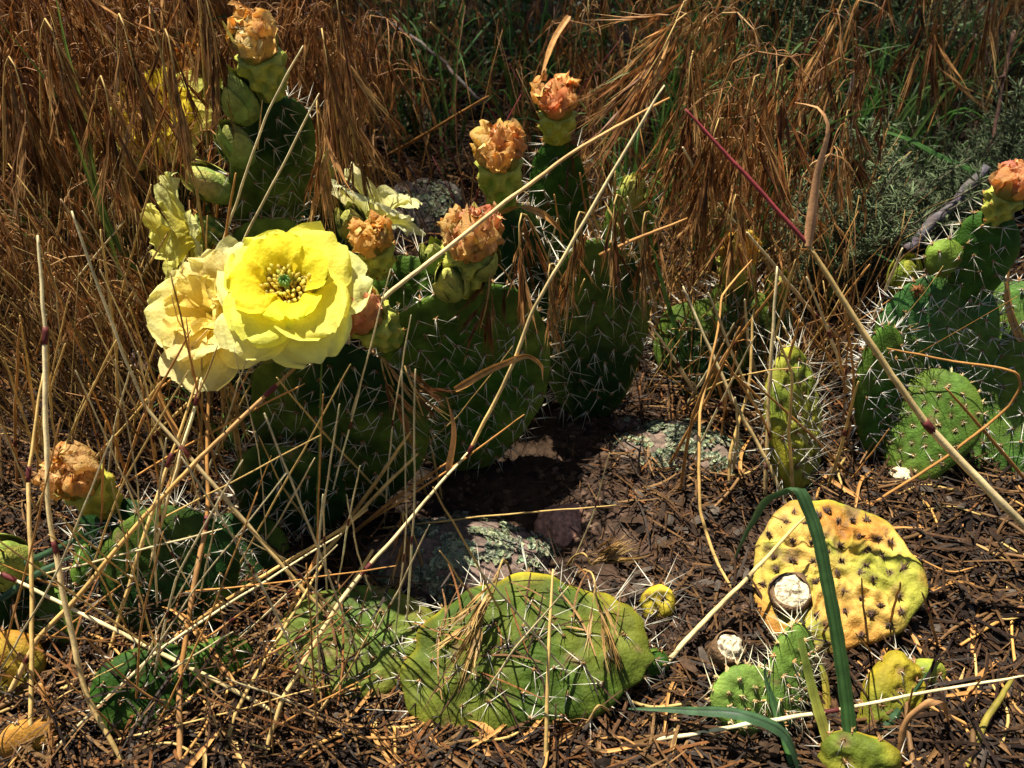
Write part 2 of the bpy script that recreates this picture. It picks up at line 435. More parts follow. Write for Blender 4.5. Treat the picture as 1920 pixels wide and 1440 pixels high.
    if so_:
        f = MB(); n = len(so_)
        f.cones(np.array(so_), np.array(sdv), np.array(sln), rng.uniform(.00034, .0005, n), np.clip(np.asarray(scol) * rng.uniform(.55, 1.15, (n, 1)), 0, .9))
        tag(f.build('spines', M_spine, o), kind='stuff')
    return o

# ------------------------------------------------------------------ petals, flowers, buds
WID = ([0, .15, .5, .78, .92, 1], [.28, .42, .86, 1, .84, .42])
def petal_mesh(m, org, fr, az, Lp, Wp, phis, r0, c0, c1, ruf=.0025, nv=13, nu=11, rmin=None, crumple=0.0, cf=170, wid=WID, tilt=0.0, notch=.05, curl=0.0, spot=None):
    x, y, a = fr; s = np.linspace(0, 1, nv); ph = np.interp(s, np.linspace(0, 1, len(phis)), [R(v) for v in phis])
    ds = Lp / (nv - 1)
    r = r0 + np.r_[0, np.cumsum(np.sin((ph[1:] + ph[:-1]) / 2)) * ds]; h = np.r_[0, np.cumsum(np.cos((ph[1:] + ph[:-1]) / 2)) * ds]
    hw = Wp / 2 * np.interp(s, *wid); u = np.linspace(-1, 1, nu)
    rm = rmin if rmin else .55 * Wp
    U, Sg = np.meshgrid(u, s)
    al = az + U * hw[:, None] / np.maximum(np.abs(r), rm)[:, None]
    rad = r[:, None] + (np.maximum(np.abs(r), rm) - np.abs(r))[:, None] * (np.cos(U * hw[:, None] / rm) - 1) * .6
    sdn = rng.uniform(0, 99)
    q = np.stack([U * 1.6 + sdn, Sg * 1.8, 0 * U + sdn], -1)
    off = ruf * (Sg ** 1.7) * (1.2 * fbm(q * 1.8, 2) + .8 * np.abs(U) ** 2 * np.sin(U * 7 + Sg * 9 + sdn)) + tilt * U * hw[:, None] - curl * (U ** 2) * hw[:, None] * Sg
    L2 = notch * Lp * fbm(np.stack([U * 3 + sdn, 0 * U, 0 * U], -1), 2) * Sg ** 4
    cph = np.cos(ph)[:, None]; sph = np.sin(ph)[:, None]
    rad = rad + off * cph + L2 * sph; hh = h[:, None] - off * sph + L2 * cph
    er = np.cos(al)[..., None] * x + np.sin(al)[..., None] * y
    P = np.asarray(org) + rad[..., None] * er + hh[..., None] * a
    if crumple:
        e1 = fbm(P * cf + sdn, 3); e2 = fbm(P * cf + sdn + 31, 3); e3 = fbm(P * cf + sdn + 77, 3)
        P = P + crumple * (.25 + Sg[..., None]) * np.stack([e1, e2, e3], -1) * 1.6
    k = np.clip(Sg + .25 * fbm(q * 2.5, 2), 0, 1)[..., None]
    c = np.asarray(c0) * (1 - k) + np.asarray(c1) * k
    if spot is not None:
        e = np.clip(fbm(P * 190 + sdn, 2) * 1.6, 0, 1)[..., None]; c = c * (1 - e) + np.asarray(spot) * e
    m.grid(P, np.clip(c, 0, .95))
def ovary(root, b, axis, H=.028, r=.0105, col=(.14, .21, .03), col2=(.30, .34, .05), flare=1.25, part='ovary', label=None):
    m = MB(); b = np.asarray(b, float); x, y, a = frame(axis)
    n = 15; s = np.linspace(0, 1, n); prof = [(r * (.62 + (flare - .62) * math.sin(v * 1.45)), H * v) for v in s]
    prof = [(0.001, -.004)] + prof + [(r * flare * .5, H * 1.02), (.001, H * .98)]
    seg = 32; rows = []; rc = []
    ph = np.arange(seg) * 2 * math.pi / seg
    for k, (rad, h) in enumerate(prof):
        v = h / H; bump = 1 + .28 * np.cos(ph * 6 + (math.pi if int(v * 3.2) % 2 else 0)) * abs(math.sin(v * 3.2 * math.pi))
        rr = rad * bump
        rows.append(b + rr[:, None] * (np.cos(ph)[:, None] * x + np.sin(ph)[:, None] * y) + a * h)
        mixv = np.clip(v + .5 * (bump - 1) * 6, 0, 1)[:, None]; rc.append(np.array(col) * (1 - mixv) + np.array(col2) * mixv)
    m.grid(rows, np.array(rc), True); o = m.build(part, M_pad, root)
    if label: o['label'] = label
    f = MB(); to, td = [], []
    for lv in range(3):
        for k in range(6):
            v = .18 + lv * .31; an = (k + (lv % 2) * .5) * math.pi / 3; er = np.cos(an) * x + np.sin(an) * y
            rad = r * (.62 + (flare - .62) * math.sin(v * 1.45)) * 1.10
            to.append(b + er * rad + a * H * v); td.append(er + a * .7)
    to = np.array(to); td = np.array(td)
    for _ in range(5): f.cones(to + rng.normal(size=to.shape) * .0005, td + rng.normal(size=td.shape) * .35, rng.uniform(.002, .0042, len(to)), .0007, np.array([jit([.42, .20, .05], .2) for _ in to]))
    tag(f.build('areoles', M_fuzz, o), kind='stuff')
    return b + a * H, o
def sepals(o, top, axis, r, n, Ls, phis, c0, c1, wp=.012, name='sepal'):
    fr = frame(axis)
    for k in range(n):
        m = MB(); petal_mesh(m, top - fr[2] * rng.uniform(.002, .008), fr, 2 * math.pi * (k + rng.uniform(-.2, .2)) / n, Ls * rng.uniform(.75, 1.2), wp * rng.uniform(.8, 1.2), [p_ + rng.normal() * 7 for p_ in phis], r, jit(c0, .1), jit(c1, .12),
                             ruf=.001, nv=9, nu=7, wid=([0, .3, .6, .85, 1], [.8, 1, .8, .4, .05]), notch=0)
        m.build(name, M_petal, o)
def withered(root, b, axis, size=1.0, c=((.80, .42, .16), (.85, .33, .20), (.80, .55, .22)), label=None, H=.026, green=(.20, .26, .04), flare=1.2, n=15, wide=1.0, r=.0105, topc=(.42, .42, .07)):
    """a fading flower: ovary, fleshy sepals and a crumpled head of petals"""
    top, o = ovary(root, b, axis, H * 1.15 * size, r * 1.15 * size, green, topc, flare, 'withered_flower', label)
    fr = frame(axis); rt = r * flare * size; wide = wide * rng.uniform(.8, 1.35); n = int(n * rng.uniform(.8, 1.15)); tw = rng.uniform(-.5, .5)
    sepals(o, top, axis, rt * .8, 8, .024 * size, [22, 12, -4], green, (.52, .44, .12), .012 * size)
    for k in range(n):
        m = MB(); lay = k / n
        phis = [rng.uniform(14, 34) * wide, rng.uniform(22, 50) * wide, rng.uniform(-10, 30), rng.uniform(-75, -10), rng.uniform(-150, -20)]
        cc = np.array(c[rng.integers(len(c))])
        petal_mesh(m, top - fr[2] * .003 * size, fr, k * 2.4 + rng.normal() * .2, (.037 - .015 * lay) * size * rng.uniform(.85, 1.15), .018 * size * rng.uniform(.8, 1.25), phis, rt * (.75 - .6 * lay), (.88, .62, .16), np.clip(jit(cc * [1.2, 1.08 + .3 * lay, .95 + .6 * lay], .08), 0, .97),
                   ruf=.004 * size, nv=18, nu=13, crumple=.0042 * size, cf=250, spot=jit(cc * [1.12, .92, 1.0], .10), rmin=.008, notch=.3)
        m.build('petal', M_wither, o)
    return o
def bud(root, b, axis, Lb=.03, r=.011, col=(.17, .26, .05), tip=(.42, .40, .09), label=None):
    m = MB(); b = np.asarray(b, float); fr = frame(axis); s = np.linspace(0, 1, 14)
    prof = [(max(.0004, r * (math.sin(math.pi * (.16 + .84 * v)) ** .75) * (1.0 - .25 * v)), Lb * v - .003) for v in s]
    cc = np.array([np.array(col) * (1 - v) + np.array(tip) * v for v in s])
    m.lathe(b, axis, prof, cc, 20, .05, 10); o = m.build('bud', M_pad, root)
    if label: o['label'] = label
    for k in range(9):
        m = MB(); lay = k // 3
        petal_mesh(m, b + fr[2] * Lb * (.12 + .16 * lay), fr, k * 2.1 + .4 * lay, Lb * (.72 - .05 * lay), r * 1.25, [14 - 8 * lay, -4 - 8 * lay, -22 - 4 * lay], r * (.96 - .06 * lay), jit(col, .1), jit(tip, .15), ruf=.0006, nv=9, nu=7,
                   wid=([0, .25, .6, .85, 1], [.7, 1, .8, .4, .06]), rmin=r * .95, notch=0)
        m.build('scale', M_pad, o)
    return o
def flower(root, b, axis, rings_, H=.022, r=.011, label=None, stamens=True, c_in=(.90, .66, .02), sc=1.0):
    """rings_: list of (count, length, width, phis, base colour, tip colour, ruffle, azimuth offset)"""
    top, o = ovary(root, b, axis, H, r, (.08, .15, .03), (.26, .30, .06), 1.15, 'flower', label)
    fr = frame(axis)
    for j, (n, Lp, Wp, phis, c0, c1, ruf, a0) in enumerate(rings_):
        for k in range(n):
            m = MB(); petal_mesh(m, top - fr[2] * .002 * j, fr, a0 + 2 * math.pi * k / n + rng.normal() * .1, Lp * rng.uniform(.92, 1.08), Wp * rng.uniform(.9, 1.1), [q + rng.normal() * 4 for q in phis], r * (.75 + .1 * j),
                                 jit(c0, .04), jit(c1, .05), ruf=ruf, nv=18, nu=17, tilt=.10 if k % 2 else -.06, notch=.07)
            m.build('petal', M_petal, o)
    if stamens:
        m = MB(); x, y, a = fr; an_o, an_d, = [], []
        for k in range(190):
            az = k * 2.399; rr = r * .75 * math.sqrt((k + 4) / 194); e = np.cos(az) * x + np.sin(az) * y
            p0 = top + e * rr * .9 - a * .002; Ls = rng.uniform(.011, .017) * sc; out = .25 + .7 * rr / r
            p2 = p0 + a * Ls + e * Ls * out * .55 + rng.normal(size=3) * .0012; p1 = (p0 + p2) / 2 + e * .0015
            pp = spline([p0, p1, p2], 5); t_ = np.linspace(0, 1, 5)[:, None]
            m.tube(pp, [.00042, .0004, .00035, .0003, .0003], np.array([.85, .28, .04]) * (1 - t_) + np.array([.94, .74, .10]) * t_, 4)
            m.blob(p2, .00115, jit([.94, .78, .18], .06), 5, 4, .2, sq=(1, 1, 1.5), axis=a + e)
        tag(m.build('stamens', M_petal, o), kind='stuff')
        m = MB(); m.tube(spline([top, top + a * .014 * sc], 4), [.002, .0018, .0016, .0016], (.42, .46, .12), 8)
        for k in range(8):
            e = np.cos(k * math.pi / 4) * x + np.sin(k * math.pi / 4) * y; q = top + a * .0135 * sc + e * .0015
            m.tube(spline([q, q + a * .003 + e * .0014, q + a * .0062 + e * .0006], 5), [.0008, .0010, .0010, .0008, .0003], jit([.16, .28, .07], .1), 6)
        m.build('stigma', M_pad, o)
    return o

# ================================================================== cacti (pixel = direction, Y = distance ahead; bases stand on the ground)
def pt(px, py, Y):                        # Y: distance ahead, 'g' = on the ground, negative = that many metres above the ground
    if Y == 'g': return PG(px, py, -.004)
    return PG(px, py, -Y) if Y < 0 else PY(px, py, Y)
def ppad(root, bp, tp, wpx, **kw):
    b, tq = pt(*bp), pt(*tp); Ym = (b[1] + tq[1]) / 2
    kw.setdefault('thick', .014)
    return pad(root, b, tq, wpx * mpp(Ym, (bp[1] + tp[1]) / 2), **kw)
def cactus(px, py, label): return thing('prickly_pear', PG(px, py), label, 'cactus')

# ---- main clump with the open yellow flower
A = cactus(850, 900, 'dark green cactus clump crowned by one wide-open yellow flower')
ppad(A, (640, 955, 'g'), (628, 640, .478), 330, twist=-14, col=SHADE_GREEN, mix=.1)
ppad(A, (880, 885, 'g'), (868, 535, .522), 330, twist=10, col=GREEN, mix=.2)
ppad(A, (535, 1020, 'g'), (548, 835, .462), 210, twist=-10, col=SHADE_GREEN, mix=.12)
ppad(A, (1115, 790, 'g'), (1105, 455, .588), 215, twist=16, col=SHADE_GREEN, mix=.1)
ppad(A, (985, 760, 'g'), (945, 385, .615), 190, twist=35, col=SHADE_GREEN, mix=.1)
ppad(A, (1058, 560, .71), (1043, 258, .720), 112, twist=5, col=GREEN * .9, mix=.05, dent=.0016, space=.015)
ppad(A, (1075, 770, 'g'), (1060, 500, .66), 170, twist=-20, col=SHADE_GREEN, mix=.1)
ppad(A, (1200, 660, .70), (1172, 350, .735), 120, twist=30, col=GREEN, mix=.4)
ppad(A, (800, 690, .545), (775, 478, .56), 200, twist=-25, col=GREEN, mix=.2)
up = lambda x=0., y=-.1, z=1.: (x, y, z)
# open flower, its pale orange neighbour and two more pale blooms
flower(A, PY(558, 592, .466), (.02, -.44, .9), [
    (4, .037, .049, [0, 18, 52, 84], (.93, .62, .01), (.95, .86, .06), .0040, .3),
    (4, .041, .054, [14, 44, 80, 104], (.94, .74, .02), (.95, .90, .16), .0056, .9),
    (5, .039, .052, [34, 72, 98, 122], (.90, .76, .05), (.95, .92, .36), .0062, .2)], label='wide open lemon yellow flower with green stigma', H=.020, sc=1.2, r=.0125)
flower(A, PY(450, 612, .490), (-.42, -.50, .72), [
    (5, .030, .038, [-4, 16, 34, 40], (.94, .66, .08), (.95, .76, .22), .0045, .1),
    (6, .040, .046, [8, 38, 64, 76], (.94, .68, .10), (.95, .82, .34), .0050, .5),
    (7, .044, .048, [28, 64, 92, 108], (.90, .66, .08), (.95, .84, .38), .0055, .9)], label='pale orange-yellow ruffled flower past its prime', stamens=False, H=.016)
flower(A, PY(668, 462, .60), (.35, .45, .6), [
    (5, .036, .034, [5, 30, 55, 75], (.75, .66, .12), (.82, .80, .40), .0045, .2),
    (6, .040, .034, [30, 66, 95, 112], (.70, .66, .14), (.82, .80, .46), .0045, .6)], label='pale cream-yellow flower seen from behind', stamens=False, H=.022)
withered(A, PY(738, 640, .482), (-.42, -.30, .80), .98, ((.82, .36, .24), (.84, .46, .20), (.84, .30, .22)), 'salmon withered flower touching the open yellow one', green=(.17, .24, .03), H=.024)
withered(A, PY(715, 515, .530), (-.08, -.2, 1), .80, ((.80, .42, .12), (.78, .50, .16)), 'small orange withered flower above the salmon one', green=(.24, .25, .05))
withered(A, PY(872, 545, .522), (.12, -.20, 1), 1.12, ((.84, .36, .20), (.84, .46, .20), (.80, .55, .24)), 'broad pink and orange withered flower', wide=1.25, green=(.17, .23, .04), H=.028)
withered(A, PY(942, 388, .612), (-.05, -.25, 1), 1.05, ((.86, .48, .18), (.86, .44, .22), (.82, .58, .24)), 'peach withered flower on a bright green ovary', green=(.16, .26, .03), H=.034)
withered(A, PY(1043, 262, .720), (0, -.15, 1), 1.05, ((.86, .42, .16), (.84, .50, .20), (.84, .38, .20)), 'orange withered flower above a yellow-scaled collar', green=(.42, .40, .04), H=.020, flare=.95, r=.0125)
bud(A, PY(1178, 392, .735), (.1, -.1, 1), .036, .012, (.22, .28, .05), label='pointed green bud among the brome')
bud(A, PY(850, 545, .510), (-.1, -.45, .9), .028, .012, (.20, .26, .05))
bud(A, PY(900, 510, .515), (.3, -.4, .9), .026, .010, (.24, .30, .06))
bud(A, PY(820, 500, .548), (-.2, -.1, 1), .022, .010, (.14, .28, .04))
bud(A, PY(664, 440, .545), (-.1, -.2, 1), .024, .0105, (.05, .08, .02))
bud(A, PY(505, 660, .472), (-.2, -.6, .7), .024, .010, (.06, .09, .02))

# ---- tall clump behind with buds down its edge
B = cactus(500, 760, 'tall cactus with green buds down its edge and a cream fading flower on top')
ppad(B, (520, 800, 'g'), (500, 400, .62), 220, twist=20, col=SHADE_GREEN, mix=.1)
ppad(B, (500, 470, .64), (522, 178, .645), 180, twist=34, col=SHADE_GREEN, mix=.12, dent=.0018)
ppad(B, (620, 700, .70), (606, 330, .70), 140, twist=-20, col=SHADE_GREEN, mix=.1)
withered(B, PY(512, 182, .640), (-.10, -.18, 1), 1.08, ((.84, .60, .24), (.82, .50, .18), (.86, .66, .34)), 'tall cream and orange fading flower', H=.026, n=13, wide=1.1, green=(.22, .27, .05))
bud(B, PY(462, 218, .630), (-.20, -.2, 1), .037, .0140, (.17, .25, .05), (.34, .34, .08))
bud(B, PY(458, 298, .625), (-.25, -.25, 1), .033, .0125, (.15, .24, .05), (.34, .34, .08))
bud(B, PY(425, 362, .620), (-.62, -.25, .60), .036, .0130, (.14, .24, .05), (.55, .50, .12))
bud(B, PY(607, 335, .70), (.1, -.1, 1), .026, .0105, (.28, .30, .05), label='yellow-green bud behind hanging brome')
flower(B, PY(415, 430, .612), (-.72, -.48, .10), [
    (5, .036, .032, [8, 30, 50, 62], (.80, .66, .06), (.82, .76, .20), .0050, .0),
    (6, .044, .034, [30, 60, 84, 98], (.74, .68, .10), (.82, .78, .30), .0055, .5)], label='lemon yellow flower spilling from the pad edge', stamens=False, H=.018)

# ---- cactus half hidden in the dry thicket
Cc = cactus(300, 560, 'cactus half hidden by dry brome, with a yellow bloom showing through')
ppad(Cc, (300, 560, 'g'), (292, 262, .80), 150, twist=25, col=SHADE_GREEN)
ppad(Cc, (360, 540, 'g'), (372, 215, .84), 120, twist=-30, col=SHADE_GREEN)
bud(Cc, PY(272, 305, .79), (-.1, -.2, 1), .040, .0150, (.18, .25, .05))
flower(Cc, PY(325, 260, .78), (-.1, -.55, .8), [
    (5, .042, .040, [10, 40, 62, 72], (.84, .40, .04), (.88, .70, .05), .0042, .3),
    (7, .044, .040, [34, 66, 92, 105], (.80, .64, .05), (.84, .78, .18), .0048, .2)], label='yellow flower with an orange throat behind brome')
withered(Cc, PY(384, 200, .83), (0, -.1, 1), 1.0, ((.80, .40, .08), (.78, .46, .12)))

# ---- lower left clump
D = cactus(200, 1110, 'shaded cactus beside the crossing straws, bearing one tan withered flower')
ppad(D, (250, 1150, 'g'), (205, 930, .430), 170, twist=-30, col=SHADE_GREEN, mix=.15)
ppad(D, (330, 1210, 'g'), (310, 950, .405), 250, twist=-8, col=SHADE_GREEN, mix=.08, spine=(4, .016))
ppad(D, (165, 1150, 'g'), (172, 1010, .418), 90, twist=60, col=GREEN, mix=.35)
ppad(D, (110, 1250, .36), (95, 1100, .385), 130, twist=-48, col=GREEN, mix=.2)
ppad(D, (40, 1180, .37), (30, 1050, .395), 130, twist=20, col=SHADE_GREEN)
ppad(D, (440, 1150, 'g'), (455, 960, .445), 180, twist=12, col=SHADE_GREEN, mix=.1)
withered(D, PY(208, 952, .424), (-.18, -.28, .95), .98, ((.80, .48, .18), (.78, .56, .24), (.76, .46, .14)), 'tan withered flower on a lumpy yellow-green ovary', green=(.28, .30, .04), H=.028, topc=(.40, .36, .05))
bud(D, PY(38, 1075, .385), (-.12, -.35, 1), .038, .0165, (.22, .30, .05), (.36, .36, .07), label='fat yellow-green bud with pointed scales')
L2 = cactus(270, 1330, 'low shaded green pads crossed by straws in the litter')
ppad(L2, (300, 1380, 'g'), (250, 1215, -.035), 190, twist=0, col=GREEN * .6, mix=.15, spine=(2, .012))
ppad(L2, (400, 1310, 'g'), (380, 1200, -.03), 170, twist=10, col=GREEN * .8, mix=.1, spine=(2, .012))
L3 = cactus(30, 1290, 'rotting yellow and orange pad with a brown scar at the frame of straws')
ppad(L3, (20, 1330, 'g'), (22, 1180, -.04), 120, twist=-20, col=GREEN, col2=YEL * .6, mix=.45, edge=(.38, .17, .02), spine=(2, .012))
ppad(L3, (60, 1425, 'g'), (55, 1350, -.02), 110, twist=0, col=YEL * .8, col2=np.array([.40, .18, .03]), mix=.4, spine=(1, .01))

# ---- broad fallen pads at the front
E = cactus(990, 1350, 'broad reclining green pad with yellow scalloped rim and long white spines')
ppad(E, (1005, 1378, -.006), (968, 1086, -.048), 455, twist=0, col=np.array([.050, .084, .010]), col2=np.array([.12, .125, .014]), mix=.34, dent=.0012, shrivel=.0016, corky=.55, space=.0165, spine=(3, .024), edge=(.42, .32, .02), thick=.018, rings=40, seg=130, rumple=.0036, wobble=.24, taper=-.10)
E2 = cactus(650, 1300, 'mottled olive pad lying beside the lichen-crusted rock')
ppad(E2, (665, 1315, -.007), (675, 1100, -.034), 300, twist=-6, col=np.array([.08, .13, .02]), col2=np.array([.16, .155, .02]), mix=.35, dent=-.0012, shrivel=.0016, corky=.6, space=.011, spine=(2, .010), rings=30, seg=100, tufts=.7)
E3 = cactus(810, 1330, 'small yellow-orange rotting pad wedged between two green pads')
ppad(E3, (835, 1352, 'g'), (785, 1238, -.016), 120, twist=-10, col=OLV, col2=np.array([.55, .30, .03]), mix=.55, edge=(.52, .30, .03), spine=(1, .012), dent=-.001)
E4 = cactus(1225, 1160, 'tiny yellow knobbly pad stub poking from bare soil')
ppad(E4, (1200, 1150, 'g'), (1262, 1112, -.012), 62, twist=0, col=np.array([.34, .30, .03]), col2=np.array([.62, .40, .03]), mix=.6, dent=-.002, space=.010, spine=(2, .022), thick=.016, seg=48, rings=16)
E5 = cactus(1225, 1250, 'small dark green pad tip beside the broad reclining pad')
ppad(E5, (1228, 1275, 'g'), (1222, 1222, -.02), 60, twist=20, col=GREEN, spine=(2, .012), seg=40, rings=14)

# ---- yellow pad lying flat, broken stubs
F = cactus(1560, 1110, 'flat yellow-orange dying pad dotted with dark areoles, lying on the litter')
ppad(F, (1520, 1215, -.004), (1600, 945, -.034), 305, twist=0, col=np.array([.54, .345, .075]), col2=np.array([.47, .185, .035]), mix=.48, col3=(.26, .27, .035), edge=(.27, .28, .03), dent=-.0022, shrivel=.0046, jitter=.17, corky=1.0, space=.0135, spine=(4, .006), thick=.020, rings=44, seg=140, wobble=.14, rumple=.0045, taper=.02,
     scol=(.10, .07, .05), fuzzc=(.08, .045, .03), tufts=1.5)
def stub(px, py, wpx, label, ax=(-.12, -.30, .95), Ls=.03, Yd=None):
    c = PG(px, py + 30) if Yd is None else PY(px, py, Yd); root = thing('broken_stub', c, label, 'cactus stub')
    x, y, a = frame(ax); r = wpx * mpp(c[1], py) / 2
    m = MB(); rows = []; rc = []; ph = np.arange(28) * 2 * math.pi / 28
    top = PY(px, py, c[1] - .006)
    for k, (q, h) in enumerate([(1.0, -Ls), (1.12, -Ls * .5), (1.2, -.004), (1.15, .001), (.98, .002)]):
        rr = r * q * (1 + .14 * fbm(np.stack([np.cos(ph) * 3, np.sin(ph) * 3, 0 * ph + k * .7 + px], -1), 3))
        rows.append(top + rr[:, None] * (np.cos(ph)[:, None] * x + np.sin(ph)[:, None] * y) + a * h)
        rc.append(np.tile([.17, .10, .05], (28, 1)) * (1 + .5 * fbm(np.stack([ph * 2, ph * 0, 0 * ph + k], -1), 2))[:, None])
    m.grid(rows, np.array(rc), True); o = m.build('bark', M_wood, root)
    m = MB(); rr = np.linspace(0.02, 1.0, 13)[:, None]; rad = r * rr * (1 + .06 * np.cos(ph * 3)[None])
    hgt = .0032 * fbm(np.stack([rr * np.cos(ph) * 4, rr * np.sin(ph) * 4, 0 * rr * ph + px], -1), 3) + .0035 * (1 - rr ** 2) * 1.0
    P = top + rad[..., None] * (np.cos(ph)[None, :, None] * x + np.sin(ph)[None, :, None] * y) + hgt[..., None] * a
    f = fbm(np.stack([rr * np.cos(ph) * 6, rr * np.sin(ph) * 6, 0 * rr * ph + px], -1), 2)[..., None]
    m.grid(P, np.clip(np.array([.74, .62, .40]) * (1 - np.clip(-f * 1.6, 0, .8)) + np.array([.08, .02, 0]) * np.clip(-f, 0, 1), .1, .9), True)
    tag(m.build('pith', M_pith, root), 'crumbly cream-white broken end')
    return root
stub(1483, 1108, 66, 'brown stub with a round crumbly white broken end against the yellow pad')
stub(1368, 1212, 52, 'ragged smaller broken stub with cream pith in the reddish soil', ax=(.1, -.25, .95))

# ---- young bristly pads
G = cactus(1440, 1330, 'young green pads bristling with dense cream spines and tan areoles')
ppad(G, (1450, 1372, 'g'), (1352, 1262, -.030), 128, twist=0, col=np.array([.10, .19, .03]), col2=np.array([.16, .23, .04]), mix=.3, dent=.0016, space=.0095, spine=(1, .007), tufts=1.1, fuzzc=(.50, .36, .16), scol=(.75, .68, .42), long_rim=2.4)
ppad(G, (1455, 1385, 'g'), (1500, 1170, -.045), 112, twist=52, col=np.array([.09, .17, .03]), mix=.2, dent=.0013, space=.0085, spine=(4, .016), tufts=1.0, fuzzc=(.50, .30, .12), scol=(.82, .76, .50), long_rim=1.2)
H_ = cactus(1650, 1370, 'segmented yellow-green shrivelled pads at the edge of the dark litter')
ppad(H_, (1625, 1385, 'g'), (1708, 1228, -.030), 104, twist=34, col=np.array([.11, .14, .016]), col2=np.array([.36, .25, .018]), mix=.38, wobble=.18, dent=-.0018, shrivel=.003, corky=.6, space=.0145, spine=(2, .013), thick=.018, rumple=.002)
ppad(H_, (1730, 1300, 'g'), (1735, 1238, -.02), 80, twist=30, col=np.array([.16, .22, .03]), col2=np.array([.30, .28, .03]), dent=-.002, spine=(2, .012), seg=48, rings=16)
ppad(H_, (1600, 1480, 'g'), (1625, 1378, -.025), 150, twist=10, col=np.array([.11, .14, .016]), col2=np.array([.30, .22, .018]), mix=.35, shrivel=.002, wobble=.16, dent=-.002, spine=(2, .013), thick=.016)
I_ = cactus(1490, 925, 'narrow wrinkled yellow-green pad standing edge-on with long white spines')
ppad(I_, (1500, 935, 'g'), (1478, 650, .560), 175, twist=62, col=np.array([.13, .17, .02]), col2=np.array([.30, .27, .025]), mix=.45, dent=-.0022, shrivel=.003, space=.014, spine=(3, .030), thick=.022, rumple=.003, rings=30, seg=96, long_rim=1.2)

# ---- right hand clump
J = cactus(1780, 870, 'large spiny green cactus with a pink withered flower on its top pad')
ppad(J, (1735, 845, 'g'), (1762, 512, .600), 232, twist=18, col=np.array([.045, .12, .028]), mix=.15, spine=(4, .020), scol=(.80, .76, .64))
ppad(J, (1880, 900, 'g'), (1885, 520, .615), 250, twist=-8, col=np.array([.06, .15, .03]), mix=.15, spine=(4, .014), scol=(.80, .76, .64))
ppad(J, (1640, 860, 'g'), (1660, 610, .575), 120, twist=48, col=GREEN, mix=.15, spine=(4, .020), scol=(.80, .76, .64))
ppad(J, (1808, 570, .592), (1868, 392, .600), 120, twist=16, col=GREEN, mix=.2, dent=.0018, scol=(.78, .72, .55))
ppad(J, (1755, 520, .59), (1780, 450, .595), 70, twist=30, col=np.array([.16, .24, .03]), mix=.4, seg=40, rings=14)
withered(J, PY(1855, 420, .600), (.10, -.15, 1), .82, ((.84, .36, .24), (.82, .42, .22)), 'pink withered flower on an olive ovary', green=(.24, .27, .04), H=.028)
bud(J, PY(1690, 540, .66), (-.1, -.2, 1), .034, .0135, (.16, .24, .03), (.30, .30, .04))
m = MB()
for k in range(90):
    d = nrm(rng.normal(size=3) + [0, -.3, .3]); q = PY(1722, 545, .592); m.cones([q], [d], [rng.uniform(.004, .008)], [.0011], jit([.24, .10, .035], .2))
tag(m.build('dried_bud', M_fuzz, J), 'brown bristly dried bud on the pad rim')
J2 = cactus(1720, 890, 'small lit bright green pad with a torn cream base below the spiny cactus')
ppad(J2, (1690, 905, 'g'), (1795, 698, .560), 160, twist=-14, col=np.array([.070, .135, .018]), col2=np.array([.12, .165, .022]), mix=.35, corky=.6, dent=-.0014, space=.011, spine=(1, .010), tufts=.9, fuzzc=(.45, .34, .16), bend=-.15, lean=(-.1, -.55, .9))
m = MB(); m.blob(PG(1688, 900) + [0, 0, .004], .008, (.70, .62, .38), 14, 10, .5, 3, (1.2, 1, .7)); tag(m.build('torn_base', M_pith, J2), 'torn cream base')
K_ = cactus(1330, 700, 'small cactus in the brome with a yellow-orange fading flower')
ppad(K_, (1330, 760, 'g'), (1300, 560, .66), 170, twist=-10, col=SHADE_GREEN, mix=.2)
ppad(K_, (1420, 740, 'g'), (1440, 545, .67), 110, twist=20, col=SHADE_GREEN, mix=.2)
ppad(K_, (1375, 640, .66), (1370, 520, .665), 90, twist=20, col=GREEN, mix=.3, seg=48, rings=16)
withered(K_, PY(1372, 530, .660), (0, -.2, 1), .98, ((.84, .52, .10), (.82, .60, .14)), 'yellow-orange fading flower behind brome', H=.022, green=(.36, .34, .05))
bud(K_, PY(1452, 552, .665), (.1, -.2, 1), .026, .0105, (.12, .18, .03))
N_ = cactus(20, 470, 'grey-green cactus pad low in the thicket by the tall green blade')
ppad(N_, (40, 560, 'g'), (30, 370, .86), 130, twist=20, col=np.array([.09, .14, .05]), mix=.3)

